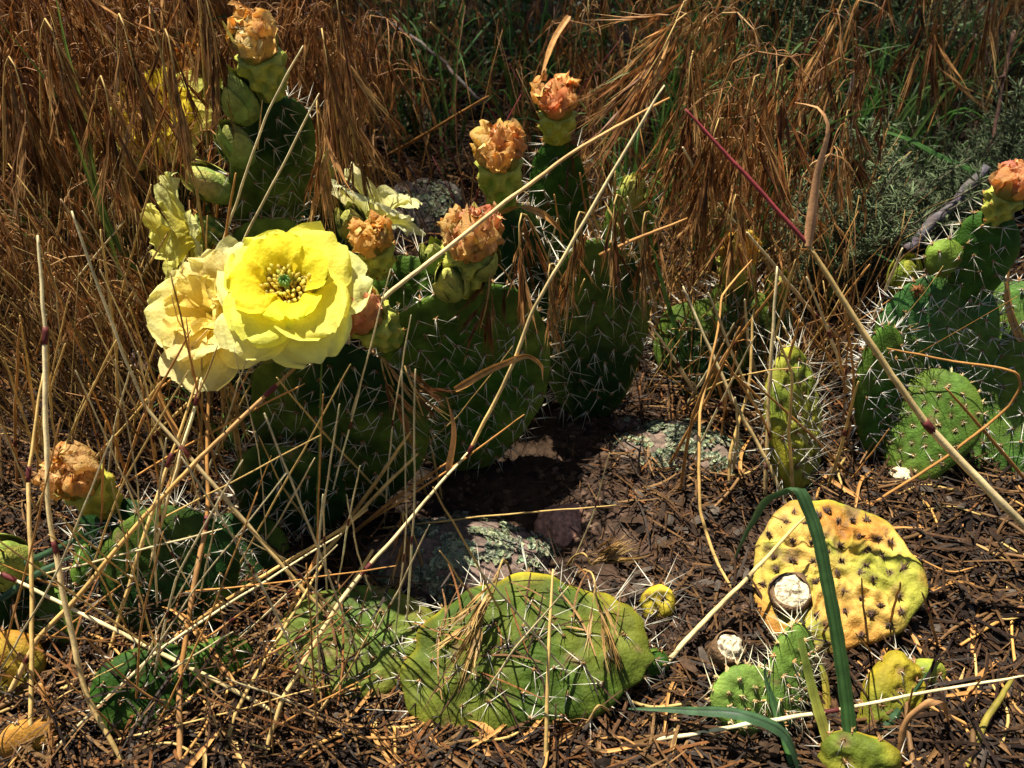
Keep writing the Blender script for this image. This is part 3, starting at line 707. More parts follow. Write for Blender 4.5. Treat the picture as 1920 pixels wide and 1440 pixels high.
# ================================================================== straws and blades traced from the photograph
STRAW = np.array([.66, .43, .14]); PALE = np.array([.80, .64, .33]); ORNG = np.array([.46, .22, .06]); BRN = np.array([.24, .12, .045]); RED = np.array([.30, .05, .05]); GRN = np.array([.046, .108, .022]); BLU = np.array([.045, .092, .038]); LIM = np.array([.17, .24, .04]); NODE = np.array([.10, .022, .018]); OLI = np.array([.24, .19, .03])
G_ST = 'long dry straws crossing the cactus bed'
def path3(pts, Ya, Yb, n, soft=1.0):
    P = np.array(pts, float); d = np.r_[0, np.cumsum(np.linalg.norm(np.diff(P, axis=0), axis=1))]; d /= d[-1]
    a = PG(*pts[0], .002) if Ya == 'g' else PY(*pts[0], Ya) if Ya > 0 else PG(*pts[0], -Ya)
    e = PG(*pts[-1], .002) if Yb == 'g' else PY(*pts[-1], Yb) if Yb > 0 else PG(*pts[-1], -Yb)
    K3 = []
    for (q, u) in zip(P, d):
        k = PY(q[0], q[1], a[1] + (e[1] - a[1]) * u); zg = float(gz(k[0], k[1])) + .002
        if k[2] < zg: k = PG(q[0], q[1], .002)
        K3.append(k)
    K3 = np.array(K3); dd_ = np.r_[0, np.cumsum(np.linalg.norm(np.diff(K3, axis=0), axis=1))]; tt = np.linspace(0, dd_[-1], n)
    lin = np.stack([np.interp(tt, dd_, K3[:, k]) for k in range(3)], -1); return (lin * (1 - soft) + spline(K3, n) * soft), K3
def straw(pts, Ya, Yb, wpx, c, label, nodes=(), c2=None, name='straw', cat='straw', group=None, leaf=None):
    n = max(22, 9 * len(pts)); P, K3 = path3(pts, Ya, Yb, n, .35)
    P = P + .0005 * np.stack([fbm(np.stack([np.arange(n) * .35, 0 * np.arange(n) + 9 * k, np.full(n, pts[0][0] * .1)], -1), 2) for k in range(3)], -1)
    base = P[np.argmin(P[:, 2])]
    root = thing(name, base, label, cat, group)
    mp = mpp(P[n // 2][1], np.mean([q[1] for q in pts])); r = wpx * mp * .44
    t_ = np.linspace(0, 1, n)[:, None]; cc = np.asarray(c) * (1 - t_) + np.asarray(c2 if c2 is not None else c) * t_
    nzv = fbm(np.c_[t_ * 9 + pts[0][0], t_ * 0, t_ * 0], 2)[:, None]; cc = np.clip(cc * (1 + .3 * nzv), 0, .9)
    prof = np.interp(t_[:, 0], [0, .05, .4, .9, 1], [.38, .62, .86, 1.05, .9]) * (1 + .06 * fbm(np.c_[t_ * 14, t_ * 0 + pts[0][1], t_ * 0], 2))
    for u in nodes:
        sh = (t_[:, 0] > u) & (t_[:, 0] < u + .22); prof = np.where(sh, prof * 1.14, prof); cc = np.where(sh[:, None], np.clip(cc * 1.12 + .03, 0, .9), cc)
    m = MB(); m.tube(P, r * prof, cc, 7); m.build('stem', M_straw, root)
    for u in nodes:
        k = u * (n - 1); i = min(int(k), n - 2); q = P[i] + (P[i+1] - P[i]) * (k - i); d = nrm(P[i+1] - P[i])
        m = MB(); m.tube([q - d * .0042, q - d * .0016, q, q + d * .0016, q + d * .005], [r * 1.02, r * 1.12, r * 1.2, r * 1.12, r * 1.01], np.array([NODE * 1.5, NODE, NODE, NODE, NODE * 1.8]), 8); m.build('node', M_straw, root)
    if leaf: 
        lp, lya, lyb, lw, lc = leaf; LP, _ = path3(lp, lya, lyb, 16); s_ = np.linspace(0, 1, 16)
        m = MB(); m.ribbon(LP, lw * mp * np.interp(s_, [0, .1, .6, 1], [.6, 1, .8, .1]), jit(lc, .08), side=(1, 0, .2), fold=.5, twist=1.2); m.build('leaf', M_straw, root)
    return root
def blade(pts, Ya, Yb, wpx, c, label, c2=None, name='green_shoot', cat='grass', group=None, twist=.5, side=(1, 0, 0), fold=.35, mat_=None, taper=([0, .08, .6, 1], [.7, 1, .9, .12])):
    n = max(26, 8 * len(pts)); P, _ = path3(pts, Ya, Yb, n); mp = mpp(P[n // 2][1], np.mean([q[1] for q in pts]))
    t_ = np.linspace(0, 1, n)[:, None]; cc = np.asarray(c) * (1 - t_) + np.asarray(c2 if c2 is not None else c) * t_
    m = MB(); m.strap(P, wpx * mp * np.interp(t_[:, 0], *taper), cc, side, fold, twist)
    o = m.build_at(name, mat_ or M_green, P[np.argmin(P[:, 2])]); return tag(o, label, cat, group)

straw([(135, 395), (200, 580), (275, 765), (345, 845), (440, 955), (560, 1097), (640, 1180)], .44, .36, 9, PALE, 'long pale straw with a red joint, slanting past the pale orange flower', (.50,), STRAW)
straw([(610, 1157), (710, 1235), (807, 1313), (900, 1370), (1000, 1418)], .365, 'g', 12, STRAW, 'stout straw lying over the fallen pads, bent at a joint', (.02, .47), STRAW * .9)
straw([(1285, 205), (1400, 330), (1515, 458)], .50, .47, 10, RED, 'magenta-red grass stem running into the stout pale straw')
straw([(1515, 458), (1620, 625), (1740, 800), (1830, 895), (1935, 1000), (2100, 1185)], .47, 'g', 18, STRAW, 'stoutest pale straw with a dark red joint over the right cactus', (.405,), PALE, leaf=([(1516, 462), (1535, 330), (1551, 222), (1540, 205), (1490, 192)], .468, .50, 20, (.55, .30, .12)))
straw([(1255, 183), (1090, 275), (930, 393), (820, 480), (735, 545), (690, 590)], .50, .476, 10, ORNG * 1.25, 'tan straw slanting across below the peach withered flower', (), PALE)
straw([(595, 652), (520, 720), (377, 857), (277, 960), (133, 1133), (73, 1195), (0, 1337)], .43, 'g', 11, ORNG, 'thick orange straw crossing the shaded lower left pads', (.12, .86), STRAW)
straw([(1245, 160), (1150, 320), (1057, 482), (1000, 580), (960, 687), (880, 847)], .46, .42, 9, PALE, 'long pale straw falling in front of the dark pads', (.995,), STRAW)
straw([(880, 847), (840, 890), (780, 960), (640, 1125), (530, 1310), (487, 1440)], .42, 'g', 10, PALE, 'straw with a whitish sheath dropping through the dark hollow', (.42,), STRAW, leaf=([(840, 887), (852, 800), (837, 742)], .415, .42, 14, (.42, .20, .07)))
straw([(568, 85), (500, 213), (450, 360), (412, 472), (385, 600), (350, 770)], .57, 'g', 7, PALE, 'slim straw standing before the tall budded cactus')
straw([(598, 176), (540, 290), (458, 450), (420, 560), (365, 760)], .57, 'g', 7, PALE * .95, 'second slim straw before the tall budded cactus, further right')
straw([(280, 0), (303, 103), (333, 247), (363, 333), (392, 490), (410, 560), (445, 770)], .58, 'g', 7, STRAW * .8, 'brownish straw rising past the lemon flower on the pad edge')
straw([(70, 440), (76, 500), (83, 600), (86, 747), (92, 960), (120, 1120), (163, 1307), (240, 1445)], .42, 'g', 12, PALE * .95, 'thick upright pale straw beside the tan withered flower', (.17, .55), STRAW)
straw([(80, 700), (54, 890), (55, 960), (60, 1150), (57, 1440)], .43, 'g', 10, STRAW, 'straw with red joint standing close to the thick upright one', (.26,), STRAW)
straw([(372, 705), (320, 860), (283, 965), (240, 1103), (197, 1250)], .44, 'g', 9, STRAW, 'golden straw hanging under the pale orange flower, left of a pair', (.28,))
straw([(379, 707), (373, 737), (333, 873), (308, 960), (263, 1127), (236, 1210)], .435, 'g', 9, PALE, 'pale straw with red knot, right of the pair under the flower', (.07,), STRAW)
straw([(394, 690), (388, 863), (390, 960), (363, 1103), (337, 1277), (337, 1445)], .45, 'g', 11, ORNG * 1.2, 'orange-brown straw with shaggy joint crossing the shaded pads', (.40, .8), ORNG)
straw([(0, 1073), (133, 1140), (277, 1213), (367, 1257), (560, 1357), (640, 1380), (853, 1436)], .36, 'g', 11, PALE * 1.1, 'bleached straw lying slantwise over the lower left pads', (.02, .66), STRAW)
straw([(640, 1000), (470, 1107), (300, 1217), (60, 1445)], .385, 'g', 7, PALE, 'thin bleached straw slanting down across the lower left bed')
straw([(690, 955), (633, 995), (420, 1127), (287, 1223), (120, 1285)], .40, 'g', 10, STRAW, 'pale golden straw ending in a brown joint above the shaded pads', (.8,), ORNG)
straw([(1036, 1068), (1027, 1260), (1023, 1445)], .345, 'g', 9, STRAW * 1.05, 'upright buff straw dividing the broad reclining pad')
straw([(1510, 967), (1400, 1085), (1280, 1207), (1213, 1287)], .42, 'g', 11, STRAW, 'straw slanting from the yellow pad to the broad green pad', (), PALE * .9)
straw([(1920, 1267), (1745, 1297), (1570, 1330), (1400, 1358), (1280, 1380), (1150, 1398)], .31, .295, 9, PALE, 'long bleached straw lying across the bristly young pads', (.46,), PALE * 1.1)
straw([(1935, 1172), (1780, 1197), (1680, 1203), (1575, 1204)], 'g', 'g', 17, ORNG * 1.2, 'flat orange-brown reed lying below the yellow pad', (), BRN)
straw([(1457, 500), (1447, 647), (1437, 847), (1434, 935)], .54, 'g', 9, PALE, 'upright pale straw beside the edge-on pad', (.85,), STRAW)
straw([(1410, 487), (1353, 557), (1347, 613), (1313, 773), (1313, 960), (1347, 1060), (1374, 1107)], .56, 'g', 7, ORNG * 1.15, 'kinked tan straw with torn sheath beside the lichened rock', (), STRAW)
straw([(1280, 537), (1337, 667), (1373, 747), (1437, 863), (1480, 960)], .55, 'g', 9, PALE, 'slanting pale straw leaning toward the edge-on pad', (), STRAW)
straw([(1413, 580), (1403, 733), (1370, 847), (1367, 915)], .56, 'g', 8, STRAW, 'thin golden straw between the lichened rock and the edge-on pad')
straw([(1457, 632), (1484, 697), (1480, 813), (1488, 947)], .50, 'g', 8, STRAW * 1.1, 'kinked thin straw in front of the edge-on pad')
straw([(1663, 653), (1790, 678), (1907, 700), (1913, 727), (1893, 760), (1780, 853), (1627, 950)], .50, 'g', 7, ORNG * 1.2, 'bent thin straw folding back over the small bright green pad')
straw([(1400, 435), (1437, 480), (1527, 590), (1613, 677)], .58, 'g', 9, PALE, 'pale red-jointed straw leaning onto the spiny right cactus', (.6,), ORNG)
straw([(1773, 727), (1853, 817), (1930, 908)], .50, 'g', 8, ORNG, 'brown straw leaning over the small bright green pad')
straw([(1610, 0), (1547, 175), (1497, 327), (1468, 405)], .85, 'g', 8, ORNG * 1.3, 'slim orange straw in front of the silvery sage')
straw([(1280, 277), (1333, 367), (1432, 482), (1470, 560)], .62, 'g', 8, PALE, 'short speckled straw in the hanging brome')
straw([(915, 180), (800, 250), (687, 313)], .85, 'g', 8, ORNG, 'tan straw lying over the mossy grey rock')
straw([(807, 43), (867, 100), (943, 217)], .95, 'g', 6, STRAW * .8, 'thin straw behind the peach withered flower')
straw([(1043, 73), (1147, 230)], .95, 'g', 5, ORNG * 1.2, 'thin orange straw behind the topmost withered flower')
straw([(1140, -5), (1128, 100), (1118, 190)], 1.05, 'g', 11, LIM, 'upright pale green stem in the dark background', name='green_stalk', cat='stalk')
straw([(1290, 410), (1200, 445), (1123, 478)], .56, .55, 8, ORNG, 'rust-brown straw lying across the dark rear pad')
straw([(770, 810), (667, 957), (600, 1050)], .45, 'g', 10, STRAW * .9, 'left of two straws slanting at the edge of the dark hollow', (), ORNG)
straw([(783, 850), (687, 947), (560, 1090)], .445, 'g', 10, STRAW, 'right of two straws slanting at the edge of the dark hollow')
straw([(838, 868), (725, 947), (650, 1010)], .44, 'g', 9, ORNG, 'brown straw curving low along the dark hollow')
straw([(785, 1240), (855, 1310), (960, 1410)], -.02, 'g', 9, BRN * 1.3, 'dark brown stalk lying on the foot of the broad reclining pad')
straw([(860, 1130), (780, 1310), (720, 1440)], -.03, 'g', 8, BRN * 1.5, 'brown straw slanting over the small rotting pad')
straw([(1827, 1225), (1834, 1293), (1827, 1395)], -.015, 'g', 8, STRAW, 'short upright straw in the dark litter beside the shrivelled pads')
straw([(1925, 985), (1840, 1010), (1760, 950)], 'g', 'g', 9, ORNG, 'brown straw lying right of the yellow pad')
straw([(1720, 950), (1728, 1040), (1722, 1125)], -.01, 'g', 10, ORNG * .9, 'brown strip along the rim of the yellow pad')
straw([(605, 640), (598, 850), (592, 1030)], .44, 'g', 5, LIM, 'thin green stem hanging from the open flower', name='green_stalk', cat='stalk')
straw([(425, 1320), (520, 1190), (600, 1030)], 'g', .40, 9, ORNG * 1.15, 'speckled orange straw behind the bleached slanting one')
straw([(0, 1335), (120, 1290), (250, 1235)], .31, .35, 11, STRAW, 'golden reed lying low across the rotting yellow pad')
straw([(610, 1050), (520, 1200), (440, 1340), (415, 1440)], .385, 'g', 9, STRAW * .95, 'golden straw parallel to the whitish-sheathed one')
straw([(560, 1300), (620, 1160), (700, 1030)], 'g', .40, 8, STRAW, 'short golden straw against the mottled olive pad')
straw([(240, 1440), (350, 1340), (470, 1220)], 'g', 'g', 10, BRN * 1.5, 'brown reed lying in the litter under the straws')
straw([(100, 1445), (90, 1330), (76, 1280)], 'g', .31, 11, ORNG, 'brown leaning stalk at the rotting orange pad')

# further straws, alike but for where they stand
for (bx, n, hp, wr, Yoff, lab, grp, cs) in [((0, 620, 460, 980), 60, (180, 480), (4, 7), .02, 'thin golden straw standing at the near edge of the dry thicket', 'straws at the edge of the thicket', (STRAW, PALE * .9, ORNG * 1.2)),
                                  ((0, 1050, 640, 1400), 24, (130, 330), (3, 6), .02, 'thin dry straw leaning among the shaded lower pads', 'straws among the lower pads', (STRAW, PALE * .9, ORNG * 1.1, BRN * 1.5)),
                                  ((-40, 900, 760, 1430), 60, (180, 560), (3, 5.5), .04, 'hair-thin pale straw criss-crossing over the lower left bed', 'thin straws criss-crossing the lower left', (PALE, STRAW, PALE * .9, ORNG * 1.2)),
                                  ((480, 780, 1120, 1330), 16, (160, 420), (3, 5.5), .03, 'hair-thin pale straw leaning across the dark hollow and fallen pads', 'thin straws across the hollow', (PALE, STRAW, STRAW * .8)),
                                  ((1250, 700, 1640, 930), 30, (120, 330), (4, 8), .01, 'thin dry straw leaning around the edge-on pad', 'straws around the edge-on pad', (STRAW, ORNG, ORNG * 1.2, PALE * .8)),
                                  ((960, 520, 1330, 760), 30, (140, 330), (4, 7), .02, 'thin dry straw leaning over the rear pads', 'straws over the rear pads', (STRAW * .9, ORNG, PALE * .8)),
                                  ((1500, 1120, 1900, 1400), 8, (60, 160), (4, 7), .0, 'short dry straw lying over the litter by the shrivelled pads', 'short straws by the shrivelled pads', (ORNG, BRN * 1.3))]:
    for k in range(n):
        x0 = rng.uniform(bx[0], bx[2]); y0 = rng.uniform(bx[1], bx[3]); h_ = rng.uniform(*hp); a_ = R(rng.normal() * (52 if 'lower' in lab or 'hollow' in lab else 24)); g0 = PG(x0, y0)
        x1 = x0 + math.sin(a_) * h_; y1 = y0 - math.cos(a_) * h_; mid = ((x0 + x1) / 2 + rng.normal() * h_ * .03, (y0 + y1) / 2)
        straw([(x1, y1), mid, (x0, y0)], max(.3, g0[1] - Yoff - rng.uniform(0, .05)), 'g', rng.uniform(*wr), cs[rng.integers(len(cs))], lab, (rng.uniform(.3, .8),) if rng.random() < .4 else (), None, group=grp)
# broad blades
blade([(1606, 1470), (1580, 1243), (1557, 1110), (1520, 960), (1497, 915), (1452, 925), (1412, 975), (1378, 1045)], .275, .40, 27, GRN * .9, 'broad dark green blade arching over the yellow pad', BLU * .8, twist=.2, fold=.5)
blade([(1510, 1460), (1462, 1367), (1407, 1343), (1280, 1330), (1168, 1328)], .28, .315, 24, BLU, 'blue-green blade bending flat over the bristly young pads', BLU * 1.2, twist=.5, side=(.3, 1, .4))
blade([(1497, 1460), (1449, 1310), (1436, 1270), (1434, 1235)], .28, .325, 18, GRN * 1.2, 'short green blade standing before the bristly young pads', BLU)
blade([(1582, 1470), (1530, 1310), (1502, 1195)], .275, .325, 24, OLI * 1.4, 'yellowing stiff blade beside the broad dark green one', LIM, taper=([0, .5, 1], [1, .9, .7]))
blade([(1552, 1330), (1547, 1270), (1527, 1207)], -.01, -.03, 15, YEL * .8, 'narrow yellow leaf behind the bristly young pads', LIM)
blade([(1603, 1440), (1655, 1375), (1700, 1320), (1744, 1256)], .285, -.03, 22, BLU, 'blue-green blade leaning over the shrivelled yellow-green pads', BLU * 1.1)
straw([(1898, 1272), (1853, 1343), (1800, 1460)], -.025, .275, 18, OLI, 'olive stalk with a knobbed end in the lower right litter', name='olive_stalk', cat='stalk')
blade([(1690, 1445), (1708, 1345), (1747, 1316), (1782, 1360)], 'g', -.008, 16, BRN * 1.4, 'curled rust-brown leaf beside the shrivelled pads', mat_=M_straw, name='dry_leaf', cat='leaf')
blade([(1067, 30), (1043, 67), (1013, 150)], .90, .85, 12, ORNG * 1.1, 'orange dry leaf hanging above the topmost withered flower', mat_=M_straw, name='dry_leaf', cat='leaf')
blade([(935, 402), (975, 390), (1015, 400), (1067, 448)], .600, .580, 15, ORNG * .9, 'arched brown leaf beside the broad pink withered flower', mat_=M_straw, name='dry_leaf', cat='leaf')
blade([(853, 730), (940, 683), (993, 668), (1014, 685), (1017, 712)], .428, .43, 15, ORNG, 'curved brown leaf caught on the long pale straw before the dark pads', mat_=M_straw, name='dry_leaf', cat='leaf', side=(0, .3, 1))
blade([(1917, 640), (1897, 590), (1890, 540), (1896, 490)], .575, .600, 17, ORNG, 'arched brown leaf against the right-hand green pad', mat_=M_straw, name='dry_leaf', cat='leaf')
blade([(960, 1420), (900, 1355), (850, 1345), (810, 1330)], 'g', 'g', 14, ORNG, 'curled tan leaf at the foot of the broad reclining pad', mat_=M_straw, name='dry_leaf', cat='leaf')
blade([(1000, 1290), (950, 1320), (900, 1350)], -.015, 'g', 14, ORNG * 1.4, 'orange pointed leaf resting on the foot of the reclining pad', mat_=M_straw, name='dry_leaf', cat='leaf')
blade([(440, 1285), (330, 1145), (247, 1140)], -.02, .385, 13, ORNG, 'folded tan leaf over the shaded lower left pads', mat_=M_straw, name='dry_leaf', cat='leaf')
blade([(310, 930), (340, 840), (300, 745), (300, 705), (335, 670)], .45, .50, 12, ORNG * .9, 'folded rusty leaf under the pale orange flower', mat_=M_straw, name='dry_leaf', cat='leaf')
blade([(440, 700), (480, 560), (500, 470)], .0001 + .40, .45, 1, LIM, 'hair-thin green blade before the pale orange flower') if False else None
blade([(0, 1075), (80, 1040), (200, 985)], .37, .39, 12, BLU, 'blue-green leaf crossing the fat green bud', twist=.2)
blade([(0, 1125), (70, 1075), (140, 1040)], .36, .38, 14, BLU, 'wide blue-green leaf below the fat green bud', twist=.2)
blade([(300, 560), (233, 480), (180, 350), (160, 233), (118, 62), (104, -10)], .60, .62, 12, GRN * .8, 'long dark green blade rising through the dry thicket', LIM * 1.2)
blade([(250, 600), (165, 330), (100, 173), (0, 40)], .62, .62, 9, LIM * .6, 'thin olive blade leaning through the dry thicket', LIM)
blade([(1300, 720), (1250, 560), (1215, 430)], 'g', .62, 10, GRN, 'green blade behind the lichened rock')
blade([(1560, 560), (1552, 460), (1538, 385)], .70, .72, 13, GRN * 1.3, 'short bright green blade beside the sage')
blade([(1850, 330), (1760, 290), (1690, 255), (1610, 240), (1570, 260)], .80, .85, 11, GRN * 1.3, 'arched green blade in front of the silvery sage')
blade([(1700, 500), (1640, 470), (1590, 400)], .68, .75, 10, GRN, 'dark green blade above the yellow-green bud')

# ================================================================== brome grass
def brome_meshes(seed, h, nb, lean, droop, cpal, dens=1.0):
    """local meshes: culm, hanging spikelets, leaf"""
    r_ = np.random.default_rng(seed)
    pts = [(0, 0, -.004), (lean * .25, 0, h * .45), (lean * .6, 0, h * .8), (lean, 0, h), (lean + .035 * droop, 0, h + .006), (lean + .06 * droop, 0, h - .02 * droop)]
    P = spline(pts, 18); cm = MB()
    t_ = np.linspace(0, 1, 18)[:, None]; base = np.array([.46, .27, .09]); tipc = np.array(cpal[0])
    cm.tube(P, np.linspace(.0011, .0005, 18), base * (1 - t_) + tipc * t_, 5)
    sm = MB()
    for k in range(nb):
        u = r_.uniform(.58, 1.0); q = P[int(u * 17)]; az = r_.uniform(0, 6.28); e = np.array([math.cos(az), math.sin(az), 0])
        bl = r_.uniform(.015, .05); s0 = q + e * bl * .6 + [0, 0, bl * r_.uniform(-.6, .5)]
        s1 = s0 + e * bl * .25 + [0, 0, -bl * .5]
        br = spline([q, (q + s0) / 2 + [0, 0, .006], s0, s1], 7); c_ = np.array(cpal[r_.integers(len(cpal))]) * r_.uniform(.7, 1.25)
        sm.ribbon(br, .0006, c_, fold=.6)
        for j in range(r_.integers(1, 4)):
            o_ = br[-1 - j]; dn = nrm(np.array([e[0] * .25, e[1] * .25, -1]) + r_.normal(size=3) * .22)
            Ls = r_.uniform(.016, .026); x, y, a = frame(dn); c_ = np.array(cpal[r_.integers(len(cpal))]) * r_.uniform(.6, 1.35)
            for f in range(int(6 * dens)):
                fa = r_.uniform(0, 6.28); sp = r_.uniform(.02, .15); d = nrm(a + sp * (math.cos(fa) * x + math.sin(fa) * y)); st = o_ + a * Ls * r_.uniform(0, .45)
                wv = nrm(np.cross(d, r_.normal(size=3))) * r_.uniform(.0006, .0011); Lf = Ls * r_.uniform(.5, .8); aw = r_.uniform(.009, .018); d2 = nrm(d + .12 * r_.normal(size=3))
                mid = st + d * Lf * .4; tip = st + d * Lf; end = tip + d2 * aw; ww = wv * .22
                sm.add([st, mid + wv, mid - wv, tip + ww, tip - ww, end], [[1, 2, 4, 3]], [[0, 2, 1], [3, 4, 5]], np.array([c_ * .8, c_, c_, c_ * 1.15, c_ * 1.15, np.minimum(c_ * 1.5, .8)]))
    lm = MB()
    for k in range(1):
        u = r_.uniform(.1, .5); q = P[int(u * 17)]; az = r_.uniform(0, 6.28); e = np.array([math.cos(az), math.sin(az), 0]); Ll = r_.uniform(.05, .11)
        lp = spline([q, q + e * Ll * .3 + [0, 0, Ll * .35], q + e * Ll * .7 + [0, 0, Ll * .15], q + e * Ll * .75 + [0, 0, -Ll * .35]], 9)
        lm.ribbon(lp, np.linspace(.0028, .0004, 9), np.array([.36, .19, .06]) * r_.uniform(.6, 1.4), side=(-e[1], e[0], .2), fold=.5, twist=r_.uniform(-2, 2))
    return cm, sm, lm
RUS = [(.26, .115, .04), (.36, .19, .07), (.13, .06, .03), (.56, .36, .17)]
TAN = [(.52, .32, .14), (.38, .19, .07), (.62, .42, .20), (.24, .12, .05)]
protos = []
for k in range(9):
    pal = RUS if k % 3 else TAN
    cm, sm, lm = brome_meshes(100 + k, .20 + .03 * (k % 5), 22 + 3 * (k % 4), rng.uniform(-.03, .05), rng.uniform(.5, 1.3), pal)
    protos.append((cm.mesh('culm', M_straw), sm.mesh('spikelets', M_brome), lm.mesh('leaf', M_straw)))
BR = []
def brome(x, y, k, rz, tilt, sc, label, group, zb=None):
    z = float(gz(x, y)); o = thing('brome_plant', (x, y, z), label, 'grass', group)
    o.rotation_euler = (tilt[0], tilt[1], rz); o.scale = (sc, sc, sc); c, s_, l = protos[k % len(protos)]
    for nm, me in (('culm', c), ('spikelets', s_), ('leaf', l)):
        q = bpy.data.objects.new(nm, me); COL.objects.link(q); q.parent = o
        if nm == 'spikelets': q['kind'] = 'stuff'
    return o
def pick(px, py): q = PG(px, py); return q[0], q[1]
# (pixel box of the bases on the ground, how many, label, group, scale range)
GL = 'brome grass stems of the dry thicket'
zones = [
    ((-120, 330, 420, 560), 62, 'brome stem hanging its awned heads in the dense dry thicket', 'brome of the dry thicket', (.85, 1.25)),
    ((-60, 640, 330, 800), 26, 'brome stem at the foot of the dry thicket by the pale orange flower', 'brome at the foot of the thicket', (.45, .8)),
    ((480, 380, 740, 520), 24, 'brome stem drooping behind the tall budded cactus', 'brome behind the budded cactus', (.75, 1.05)),
    ((1130, 540, 1480, 700), 18, 'brome stem hanging its heads over the dark rear pads', 'brome over the rear pads', (.70, 1.0)),
    ((960, 300, 1300, 430), 8, 'brome stem behind the topmost orange withered flower', 'brome behind the withered flowers', (.75, 1.05)),
    ((1380, 160, 1960, 300), 18, 'brome stem standing over the silvery sage', 'brome over the sage', (.9, 1.35)),
    ((-300, 180, 560, 330), 60, 'brome stem at the back of the thicket', 'brome at the back', (.9, 1.3)),
    ((700, 150, 1350, 260), 6, 'brome stem in the dim grass at the back', 'brome in the dim grass', (.7, 1.0)),
]
for (bx, n, lab, grp, sr) in zones:
    for k in range(n):
        px = bx[0] + (bx[2] - bx[0]) * ((k + .5) / n + rng.uniform(-.5, .5) / n); py = rng.uniform(bx[1], bx[3]); x, y = pick(px, py)
        kk = int(rng.integers(9)); sc_ = rng.uniform(*sr); look = ('short ' if sc_ < (sr[0] + sr[1]) / 2 else 'tall ') + ('tan ' if kk % 3 == 0 else 'russet ')
        brome(x, y, kk, rng.uniform(0, 6.28), rng.normal(size=2) * .13, sc_, look + lab, look + grp)

# heads of brome that hang close in front of the pads, traced one by one
def brome_head(px, py, Y, ln_px, n, ang, label, basepx, c=TAN, spread=.35, dens=8, flat=False):
    """px, py: where the head hangs from; ang: degrees from straight down (+ = right); basepx: where its stem is rooted"""
    q = PY(px, py, Y) if Y > 0 else PG(px, py, -Y); g0 = PG(*basepx, -.002); mp = mpp(q[1], py); L_ = ln_px * mp * (1.15 if not flat else 1); n = int(n * 1.0)
    dn = nrm(np.array([math.sin(R(ang)), -.15, -math.cos(R(ang))]) if not flat else np.array([math.sin(R(ang)), -.85 * math.cos(R(ang)), -.50 * math.cos(R(ang))])); root = thing('brome_plant', g0, label, 'grass')
    topq = q - dn * L_ * .15 + [0, 0, .012]; mid = g0 + (topq - g0) * .55 + [0, 0, abs(topq[2] - g0[2]) * .12]
    P = spline([g0, mid, topq, q, q + dn * L_ * .45], 22); m_ = MB(); m_.tube(P, np.linspace(.0010, .0005, 22), STRAW * .75, 5); m_.build('culm', M_straw, root)
    sm = MB(); x, y, a = frame(dn)
    for k in range(n):
        u = (k + .5) / n; o_ = P[15 + int(u * 6)] if k % 3 else q; fa = rng.uniform(0, 6.28); sp = abs(rng.normal()) * spread
        d0 = nrm(a + sp * (math.cos(fa) * x + math.sin(fa) * y)); st0 = o_ + d0 * L_ * rng.uniform(.05, .3); Ls = L_ * rng.uniform(.4, .6); c_ = np.array(c[rng.integers(len(c))]) * rng.uniform(.7, 1.3)
        sm.ribbon(spline([o_, (o_ + st0) / 2 + [0, 0, .002], st0], 4), .0006, c_, fold=.6)
        x2, y2, a2 = frame(d0)
        for f in range(dens):
            fb = rng.uniform(0, 6.28); d = nrm(a2 + rng.uniform(.01, .13) * (math.cos(fb) * x2 + math.sin(fb) * y2)); st = st0 + a2 * Ls * .55 * f / dens; Lf = Ls * rng.uniform(.45, .65); aw = Ls * rng.uniform(.4, .75)
            wv = nrm(np.cross(d, rng.normal(size=3))) * rng.uniform(.0007, .0013); tip = st + d * Lf; mid_ = st + d * Lf * .4; ww = wv * .25; end = tip + nrm(d + .12 * rng.normal(size=3)) * aw
            sm.add([st, mid_ + wv, mid_ - wv, tip + ww, tip - ww, end], [[1, 2, 4, 3]], [[0, 2, 1], [3, 4, 5]], np.clip([c_ * .8, c_, c_, c_ * 1.2, c_ * 1.2, c_ * 1.7], 0, .8))
    tag(sm.build('spikelets', M_brome, root), kind='stuff')
PALB = [(.55, .42, .20), (.48, .33, .14), (.40, .30, .12)]
